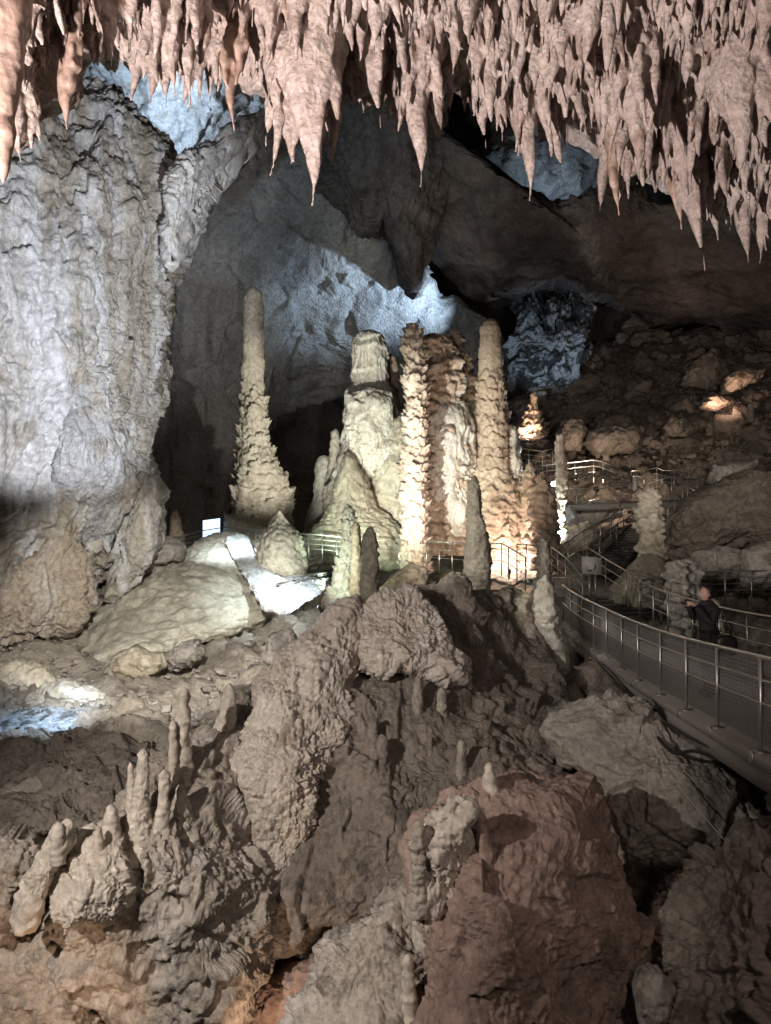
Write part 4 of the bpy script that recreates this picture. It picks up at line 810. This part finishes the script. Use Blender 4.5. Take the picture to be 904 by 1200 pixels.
# ------------------------------------------------------------------ stairs, landings and footbridges
def stair(a, b, width_vec, n, label):
    """treads climbing from a to b (world), width_vec across"""
    a, b, wv = np.array(a), np.array(b), np.array(width_vec); root = empty('staircase', a.tolist(), label, 'staircase', 'stairs of the cave path')
    run = (b-a)/n; flat = run.copy(); flat[2] = 0
    for k in range(n):
        mb = MB(); p = a+run*k+np.array([0, 0, run[2]]); c = [p-np.array([0, 0, .05]), p+flat*1.08-np.array([0, 0, .05]), p+flat*1.08+wv-np.array([0, 0, .05]), p+wv-np.array([0, 0, .05])]
        mb.box8(c+[q+np.array([0, 0, .05]) for q in c]); mb.build('step', M['tread'], root)
    for s in (0, 1):
        mb = MB(); o_ = wv*s+np.array([0, 0, 0]); e = wv/np.linalg.norm(wv)*.04*(1 if s else -1)
        c = [a+o_-np.array([0, 0, .18]), b+o_-np.array([0, 0, .18]), b+o_+e-np.array([0, 0, .18]), a+o_+e-np.array([0, 0, .18])]
        mb.box8(c+[q+np.array([0, 0, .30]) for q in c]); mb.build('stringer', M['tread'], root)
    return root
stair(P(690, 668, 24.5), P(740, 617, 31), P(728, 668, 25)-P(690, 668, 24.5), 16, 'dark upper flight of steps climbing past the stout pale stalagmite')
stair(P(705, 726, 20.6), P(690, 690, 23.6), P(775, 725, 20.8)-P(705, 726, 20.6), 8, 'dark lower flight of steps between the walkway and the landing')
def slabd(name, corners, th, mat, label=None, cat=None):
    c = [np.array(q) for q in corners]; mb = MB(); dn = np.array([0, 0, -th]); mb.box8([q+dn for q in c]+c); o = mb.build(name, mat)
    if label: tag(o, label, cat)
    else: tag(o, kind='structure')
    return o
slabd('landing', [P(640, 694, 22.6), P(725, 694, 22.6), P(738, 672, 25.3), P(650, 672, 25.3)], .15, M['concrete'])
slabd('footbridge', [P(660, 592.5, 32), P(800, 588, 33), P(795, 586, 35), P(660, 589, 35)], .22, M['concrete'], 'grey concrete footbridge crossing below the drystone grotto', 'footbridge')
railing([(654, 642, 24.4), (666, 634, 25.2), (684, 622, 26.5), (704, 611, 28), (716, 606.5, 28.8), (724, 596, 29.6), (731, 587, 30.5)], 'steel handrail on the outer side of the upper flight of steps', 2, .02)
railing([(688, 640, 24.6), (703, 630, 26), (723, 615, 28.2), (742, 603, 30.6)], 'steel handrail on the inner side of the upper flight of steps', 2, .02)
railing([(688, 641, 24.4), (710, 655, 22.8), (734, 669, 21.3), (752, 680, 20.3)], 'steel handrail sloping down beside the lower flight of steps', 2, .02)
railing([(647, 641, 24.3), (663, 653, 23.4), (683, 676, 22.2)], 'steel handrail around the landing behind the knobbed stump', 2, .02)
railing([(683, 676, 22.2), (668, 677, 22.3), (648, 677, 22.4), (628, 677, 22.5)], 'level steel handrail running along the landing edge', 2, .018)
railing([(630, 547, 35), (641, 545, 35), (674, 541.5, 35), (696, 539, 35), (707, 541, 34.6), (722, 548, 34), (740, 556, 33.4), (756, 561, 33)], 'steel railing bending over the top of the drystone grotto', 2, .02)
railing([(655, 575, 33), (676, 572, 33), (698, 573, 33), (721, 571, 33), (744, 568.5, 33), (762, 566, 33), (775, 562, 32.8), (787, 558.5, 32.6), (800, 567, 32), (814, 575, 31.4)], 'steel railing along the grey concrete footbridge', 2, .02)
railing([(740, 552, 36), (755, 551, 36), (770, 548, 36.4), (776, 551, 36), (790, 552, 36), (806, 554, 36)], 'steel railing of the highest path on the slope', 2, .018)
railing([(806, 563, 31.5), (817, 559.5, 31), (823, 561, 30.6), (838, 570, 29.6)], 'short steel railing ending at the dark wedge boulder', 2, .018)
railing([(776, 584, 29), (783, 586, 28.6), (791, 583, 28.2), (802, 588, 27.6), (808, 592, 27)], 'short steel railing behind the stout pale stalagmite', 2, .018)
railing([(602, 523, 40), (620, 527, 39.6), (636, 529, 39.4), (648, 526, 39.4)], 'far steel railing behind the orange lit cone', 2, .018)
railing([(196, 632, 29), (214, 628, 29), (237, 622, 29), (262, 618, 28.6), (300, 621, 27.5), (330, 624, 26.2), (346, 625, 25.6), (362, 626, 25.4), (378, 627, 25.4), (395, 629, 25.4), (415, 631, 25.4), (440, 633, 25.4), (468, 635, 25.4)], 'long steel railing passing behind the cream mound and the bell shaped stalagmite', 3, .017, False, .9)
railing([(500, 634, 25.6), (515, 635, 25.4), (530, 636, 25.2), (545, 637, 25), (575, 637, 24.6), (588, 637, 24.4), (596, 641, 24.1), (606, 647, 23.8), (616, 653, 23.5)], 'steel railing in front of the bright alcove', 2, .02)
railing([(606, 638, 25), (617, 638, 25), (630, 640, 24.9), (646, 641, 24.8)], 'steel railing between the rough pinkish cone and the landing', 2, .018)
# low wall behind the far railing, small lit board
mb = MB(); a = P(262, 604, 30.6); b = P(344, 608, 30.2); mb.box8([a-(0, 0, 1.2), b-(0, 0, 1.2), b-(0, -.15, 1.2), a-(0, -.15, 1.2), a, b, b+(0, .15, 0), a+(0, .15, 0)])
o = mb.build('low_wall', M['concrete']); tag(o, 'plain grey parapet wall under the tallest slender stalagmite', 'wall')
root = empty('light_board', P(248, 632, 29.8).tolist(), 'small glowing blue white board behind the far railing', 'light panel')
mb = MB(); a = P(237, 609, 29.8); b = P(259, 606, 29.8); mb.box8([a-(0, 0, .72), b-(0, 0, .80), b-(0, -.06, .80), a-(0, -.06, .72), a, b, b+(0, .06, 0), a+(0, .06, 0)]); mb.build('frame', M['housing'], root)
mb = MB(); a = P(238, 610, 29.78); b = P(258, 607.4, 29.78); mb.box8([a-(0, 0, .66), b-(0, 0, .74), b-(0, -.01, .74), a-(0, -.01, .66), a, b, b+(0, .01, 0), a+(0, .01, 0)]); mb.build('panel', M['screen'], root)
# sign plate at the stair rail
root = empty('sign_plate', P(694, 680, 22).tolist(), 'square grey sign plate fixed to the stair rail', 'sign')
mb = MB(); a, b = P(682, 652, 22), P(705.5, 653.5, 22); mb.box8([a-(0, 0, .49), b-(0, 0, .49), b-(0, -.03, .49), a-(0, -.03, .49), a, b, b+(0, .03, 0), a+(0, .03, 0)]); mb.build('plate', M['plate'], root)
for fx in (691, 698): mb = MB(); q = P(fx, 674, 22.02); mb.tube([q, q-(0, 0, .75)], .02, 6); mb.build('post', M['steel'], root, True)
mb = MB()
for (x0, y0, x1, y1) in ((697, 661, 698.5, 665), (696, 668, 698, 664), (690, 669, 694, 668), (688, 668.5, 691, 669.5)): mb.tube([P(x0, y0, 21.98), P(x1, y1, 21.98)], .012, 5)
mb.build('mark', M['cable'], root)

# drystone grotto wall: stones picked apart
rg = random.Random(3); root = empty('stone_wall', P(695, 570, 33.6).tolist(), 'rough drystone wall around the lit grotto under the bending railing', 'wall')
sm = [mesh_from('wall_stone', p[0], p[1], M['stone']) for p in [pebble(s+40, 6) for s in range(5)]]
loc0 = np.array(root.location)
for i in range(70):
    x = rg.uniform(664, 748); y = rg.uniform(552, 570) if rg.random() < .75 else rg.uniform(590, 604)
    if 676 < x < 706 and 562 < y < 585: continue
    o = obj('wall_stone', sm[i % 5], root); o.location = P(x, y+max(0, (x-700)*.2), 33.8)-loc0; o.rotation_euler = (rg.uniform(-.3, .3), rg.uniform(-.3, .3), rg.uniform(0, 6)); s = rg.uniform(.10, .2); o.scale = (s*1.3, s, s*.8)
rock('boulder', [(655, 620), (660, 592), (690, 584), (730, 590), (720, 608), (690, 622)], [(690, 600, 33.3)], .8, M['mound'], d_rock(.7, .12), 60, label='yellowish fissured rock under the concrete footbridge', cat='boulder')
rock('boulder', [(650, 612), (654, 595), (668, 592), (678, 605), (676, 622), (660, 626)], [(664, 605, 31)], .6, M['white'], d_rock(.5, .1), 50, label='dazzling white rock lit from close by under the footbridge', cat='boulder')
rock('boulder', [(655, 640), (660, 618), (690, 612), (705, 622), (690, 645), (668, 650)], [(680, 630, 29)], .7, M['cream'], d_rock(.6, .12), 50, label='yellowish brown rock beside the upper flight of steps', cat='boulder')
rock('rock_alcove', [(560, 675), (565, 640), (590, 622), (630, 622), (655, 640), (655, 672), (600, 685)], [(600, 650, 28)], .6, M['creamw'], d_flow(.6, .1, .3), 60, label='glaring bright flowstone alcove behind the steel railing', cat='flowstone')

def floodlight(loc, target, lens, label, watts, colr, deg=100, blend=.6, r=.10):
    loc = np.array(loc, float); root = empty('floodlight', (loc-(0, 0, .12)).tolist(), label, 'lamp', 'floodlights of the cave')
    d = np.array(target, float)-loc; d /= np.linalg.norm(d); mb = MB(); mb.tube([loc-d*.22, loc], r*1.1, 10); mb.build('housing', M['housing'], root, True)
    mb = MB(); mb.tube([loc+d*.002, loc+d*.012], r, 10); mb.build('lens', M[lens], root, True)
    mb = MB(); mb.tube([loc-d*.1, loc-d*.1-np.array([0, 0, .25])], .02, 6); mb.build('bracket', M['housing'], root, True)
    l = spot('floodlight_bulb', (0, 0, 0), (0, 0, -1), watts, colr, deg, blend, .06); l.parent = root; l.location = (loc+d*.05-np.array(root.location)).tolist(); l.rotation_euler = Vector(d).to_track_quat('-Z', 'Y').to_euler()
    return root
floodlight(P(649, 567, 30.6), P(640, 600, 27), 'glow', 'small white floodlight shining beside the thin pale stalagmite', 90, COOL, 140)
floodlight(P(698, 573, 33.9), P(680, 568, 36), 'glowwarm', 'small warm floodlight glowing inside the drystone grotto', 700, WARM, 150)
floodlight(P(655, 630, 29.2), P(664, 605, 31), 'glow', 'floodlight aimed at the dazzling white rock under the footbridge', 1500, (.9, 1, .92), 110)
floodlight(P(618, 517, 38.6), P(626, 470, 40), 'glowwarm', 'floodlight at the base of the orange lit cone', 360, (1, .66, .48), 90)
floodlight(P(836, 484, 38.8), P(860, 450, 40.5), 'glowwarm', 'floodlight below the orange layered rock', 340, (1, .66, .50), 90)
floodlight(P(598, 668, 26.3), P(606, 640, 28), 'glowwarm', 'floodlight hidden behind the rail lighting the bright alcove', 330, (1, .78, .64), 120, .6, .05)
floodlight(P(374, 712, 20.4), P(290, 645, 26), 'glow', 'floodlight at the foot of the lamp-whitened rill', 160, (.88, .98, 1.0), 90, .6, .05)
floodlight(P(628, 575, 31.2), P(600, 530, 28.7), 'glow', 'cool floodlight behind the rough cone aimed at the tall brown stalagmite', 1500, (.8, .95, 1.0), 80, .6, .05)
spot('unseen_spot', P(350, 690, 20.6), P(328, 640, 24.6), 240, (1.0, .97, .80), 40, .8, .08)  # unseen source added to brighten the bell shaped stalagmite
spot('unseen_spot', P(480, 640, 18.4), P(298, 500, 30), 4900, (1.0, .96, .86), 30, .6, .1)  # extra source added to brighten the tallest stalagmite
spot('unseen_spot', P(362, 645, 19.2), P(480, 520, 30), 3900, (1.0, .97, .88), 50, .6, .1)
spot('unseen_spot', P(335, 600, 20.6), P(322, 695, 21.7), 420, (.80, .97, 1.0), 88, 1.0, .08)  # added in mid-air over the lower rill, no lamp is mounted there
spot('unseen_spot', P(258, 585, 24.3), P(280, 648, 25.6), 400, (.80, .95, 1.0), 88, 1.0, .08)  # second unmounted source, added for the upper rill
spot('unseen_spot', P(374, 690, 22), P(470, 540, 29), 900, (.74, 1.0, .74), 75, .6, .1)
spot('unseen_spot', P(545, 690, 20.5), P(516, 530, 28.5), 1000, (1.0, .78, .64), 70, .7, .1)  # added to lift the broad brown column out of the dark
spot('unseen_spot', P(366, 668, 15.6), P(410, 650, 17.2), 130, GREEN, 80, .7, .05)  # added to light the cream crusted stalagmite behind the crag
spot('unseen_spot', P(380, 560, 14), P(560, 640, 17), 420, (1.0, .95, .84), 50, .7, .1)
spot('floor_lamp', P(75, 785, 14.9), P(60, 846, 15.4), 95, COOL, 120, .8, .06)
spot('cleft_lamp', P(60, 1320, 8.5), P(30, 1150, 10.4), 75, (1, .68, .46), 110, .7, .1)
spot('cleft_lamp', P(300, 1290, 9.6), P(340, 1160, 10.8), 60, (1, .68, .46), 110, .7, .1)

# ------------------------------------------------------------------ person
def skin_obj(name, pts, edges, rad, mat, parent, sub=2):
    me = bpy.data.meshes.new(name); me.from_pydata([tuple(p) for p in pts], edges, []); me.materials.append(mat)
    o = obj(name, me, parent); md = o.modifiers.new('skin', 'SKIN'); md.use_smooth_shade = True
    for i, r in enumerate(rad): me.skin_vertices[0].data[i].radius = (r, r) if not isinstance(r, tuple) else r
    me.skin_vertices[0].data[0].use_root = True
    s = o.modifiers.new('sub', 'SUBSURF'); s.levels = sub; s.render_levels = sub
    return o
def blob(name, c, sc_, mat, parent, fn=None, n=20):
    t = np.linspace(-1, 1, n); a, b = np.meshgrid(t, t); o_ = np.ones_like(a); vs = []; fs = []; base = 0
    for f in ((a, b, o_), (b, a, -o_), (o_, a, b), (-o_, b, a), (b, o_, a), (a, -o_, b)):
        p = np.stack(f, -1).reshape(-1, 3); vs.append(p/np.linalg.norm(p, axis=1)[:, None]); fs.append(grid_quads(n, n)+base); base += n*n
    V = np.concatenate(vs)
    if fn is not None: V = fn(V)
    return obj(name, mesh_from(name, V*np.array(sc_)+np.array(c), np.concatenate(fs), mat), parent)
pz = float(np.interp(12.9, T2[::-1, 1], T2[::-1, 2]))
per = empty('person', (5.28, 12.9, pz), 'person in a black coat raising a phone to photograph the cave beside the walkway railing', 'person')
per.rotation_euler = (0, 0, math.radians(12)); per.scale = (1.04,)*3
# faces -X; body as one continuous surface
Pn = [(0, 0, .95), (.0, 0, 1.12), (-.01, 0, 1.30), (0, 0, 1.43), (-.01, 0, 1.50), (0, -.10, .92), (-.01, -.11, .50), (.02, -.11, .10), (-.12, -.12, .04), (0, .10, .92), (.02, .11, .50), (.05, .11, .10), (-.09, .12, .04),
      (0, -.19, 1.40), (-.10, -.24, 1.17), (-.30, -.13, 1.445), (0, .19, 1.40), (-.10, .24, 1.20), (-.28, .10, 1.425)]
Ed = [(0, 1), (1, 2), (2, 3), (3, 4), (0, 5), (5, 6), (6, 7), (7, 8), (0, 9), (9, 10), (10, 11), (11, 12), (3, 13), (13, 14), (14, 15), (3, 16), (16, 17), (17, 18)]
Rd = [(.17, .15), (.15, .13), (.19, .14), (.15, .12), .06, .10, .075, .055, .05, .10, .075, .055, .05, .085, .065, .05, .085, .065, .05]
skin_obj('body', Pn, Ed, Rd, M['coat'], per)
def headf(V):
    V = V.copy(); x, y, z = V[:, 0].copy(), V[:, 1].copy(), V[:, 2].copy(); f = np.clip(-x, 0, 1)
    V[:, 0] -= .28*np.exp(-((y/.16)**2+((z+.12)/.20)**2))*(x < 0)          # nose
    V[:, 0] -= .10*np.exp(-((y/.3)**2+((z+.72)/.2)**2))*(x < 0)             # chin
    V[:, 0] -= .07*np.exp(-((y/.25)**2+((z+.45)/.08)**2))*(x < 0)           # lips
    V[:, 0] += .10*np.exp(-(((np.abs(y)-.35)/.18)**2+((z-.08)/.12)**2))*(x < 0)
    V[:, 1] *= 1-.25*np.clip(-z, 0, 1)
    return V
head = blob('head', (-.04, 0, 1.625), (.095, .078, .118), M['skin'], per, headf)
for s in (-1, 1):
    blob('ear', (-.025, s*.078, 1.62), (.018, .012, .03), M['skin'], per, None, 6)
    blob('eye', (-.120, s*.030, 1.637), (.008, .012, .006), M['hair'], per, None, 5)
blob('mouth', (-.134, 0, 1.572), (.008, .022, .005), M['browntip'], per, None, 5)
def hairf(V):
    V = V.copy(); x, z = V[:, 0], V[:, 2]; k = np.clip((-x-.25)*2.0, 0, 1)*np.clip(.75-z, 0, 1)
    V *= (1-.30*k)[:, None]; V *= (1+.05*fbm(V*np.array([3, 9, 3]), 2))[:, None]; return V
blob('hair', (-.005, 0, 1.648), (.108, .096, .122), M['hair'], per, hairf)
blob('hair_bun', (.095, 0, 1.62), (.05, .06, .065), M['hair'], per, None, 10)
blob('scarf', (-.02, 0, 1.47), (.115, .12, .065), M['scarf'], per, lambda V: V*(1+.12*fbm(V*2.4, 3))[:, None], 18)
mbx = MB(); mbx.box(-.425, -.410, -.085, .075, 1.460, 1.537); o = obj('phone', mesh_from('phone', np.concatenate(mbx.v), np.concatenate(mbx.q), M['phone'], False), per)
for s, c in ((-1, (-.36, -.11, 1.485)), (1, (-.35, .09, 1.465))):
    c = np.array(c); pts = [c+(.07, 0, -.03), c+(.02, 0, 0), c+(-.02, -s*.005, .015)]; ed = [(0, 1), (1, 2)]; rd = [.026, .032, .028]
    for j in range(4):
        b0 = len(pts); dz = .030-.020*j; L = (.052, .058, .054, .044)[j]
        pts += [c+(-.045, -s*.004, dz), c+(-.062, s*.006-s*L*.15, dz+.004), c+(-.064, -s*L*.7, dz)]; ed += [(2, b0), (b0, b0+1), (b0+1, b0+2)]; rd += [.010, .009, .007]
    b0 = len(pts); pts += [c+(-.005, -s*.03, .02), c+(-.035, -s*.045, .035)]; ed += [(1, b0), (b0, b0+1)]; rd += [.012, .009]
    skin_obj('hand', pts, ed, rd, M['skin'], per, 1)
bagr = empty('handbag', (5.28+.12, 12.9-.34, pz+.72), 'black shoulder bag hanging at the side of the person in the black coat', 'bag')
def bagf(V):
    return np.sign(V)*np.abs(V)**.6
blob('bag_body', (.04, .02, .17), (.17, .07, .17), M['bag'], bagr, bagf, 12)
mb = MB(); mb.tube(np.array([(-.06, .03, .33), (-.10, .06, .52), (-.10, .12, .74), (-.08, .2, .79), (0, .12, .72), (.10, .05, .48), (.12, .03, .33)]), .012, 6); o = obj('strap', mesh_from('strap', np.concatenate(mb.v), np.concatenate(mb.q), M['bag']), bagr)
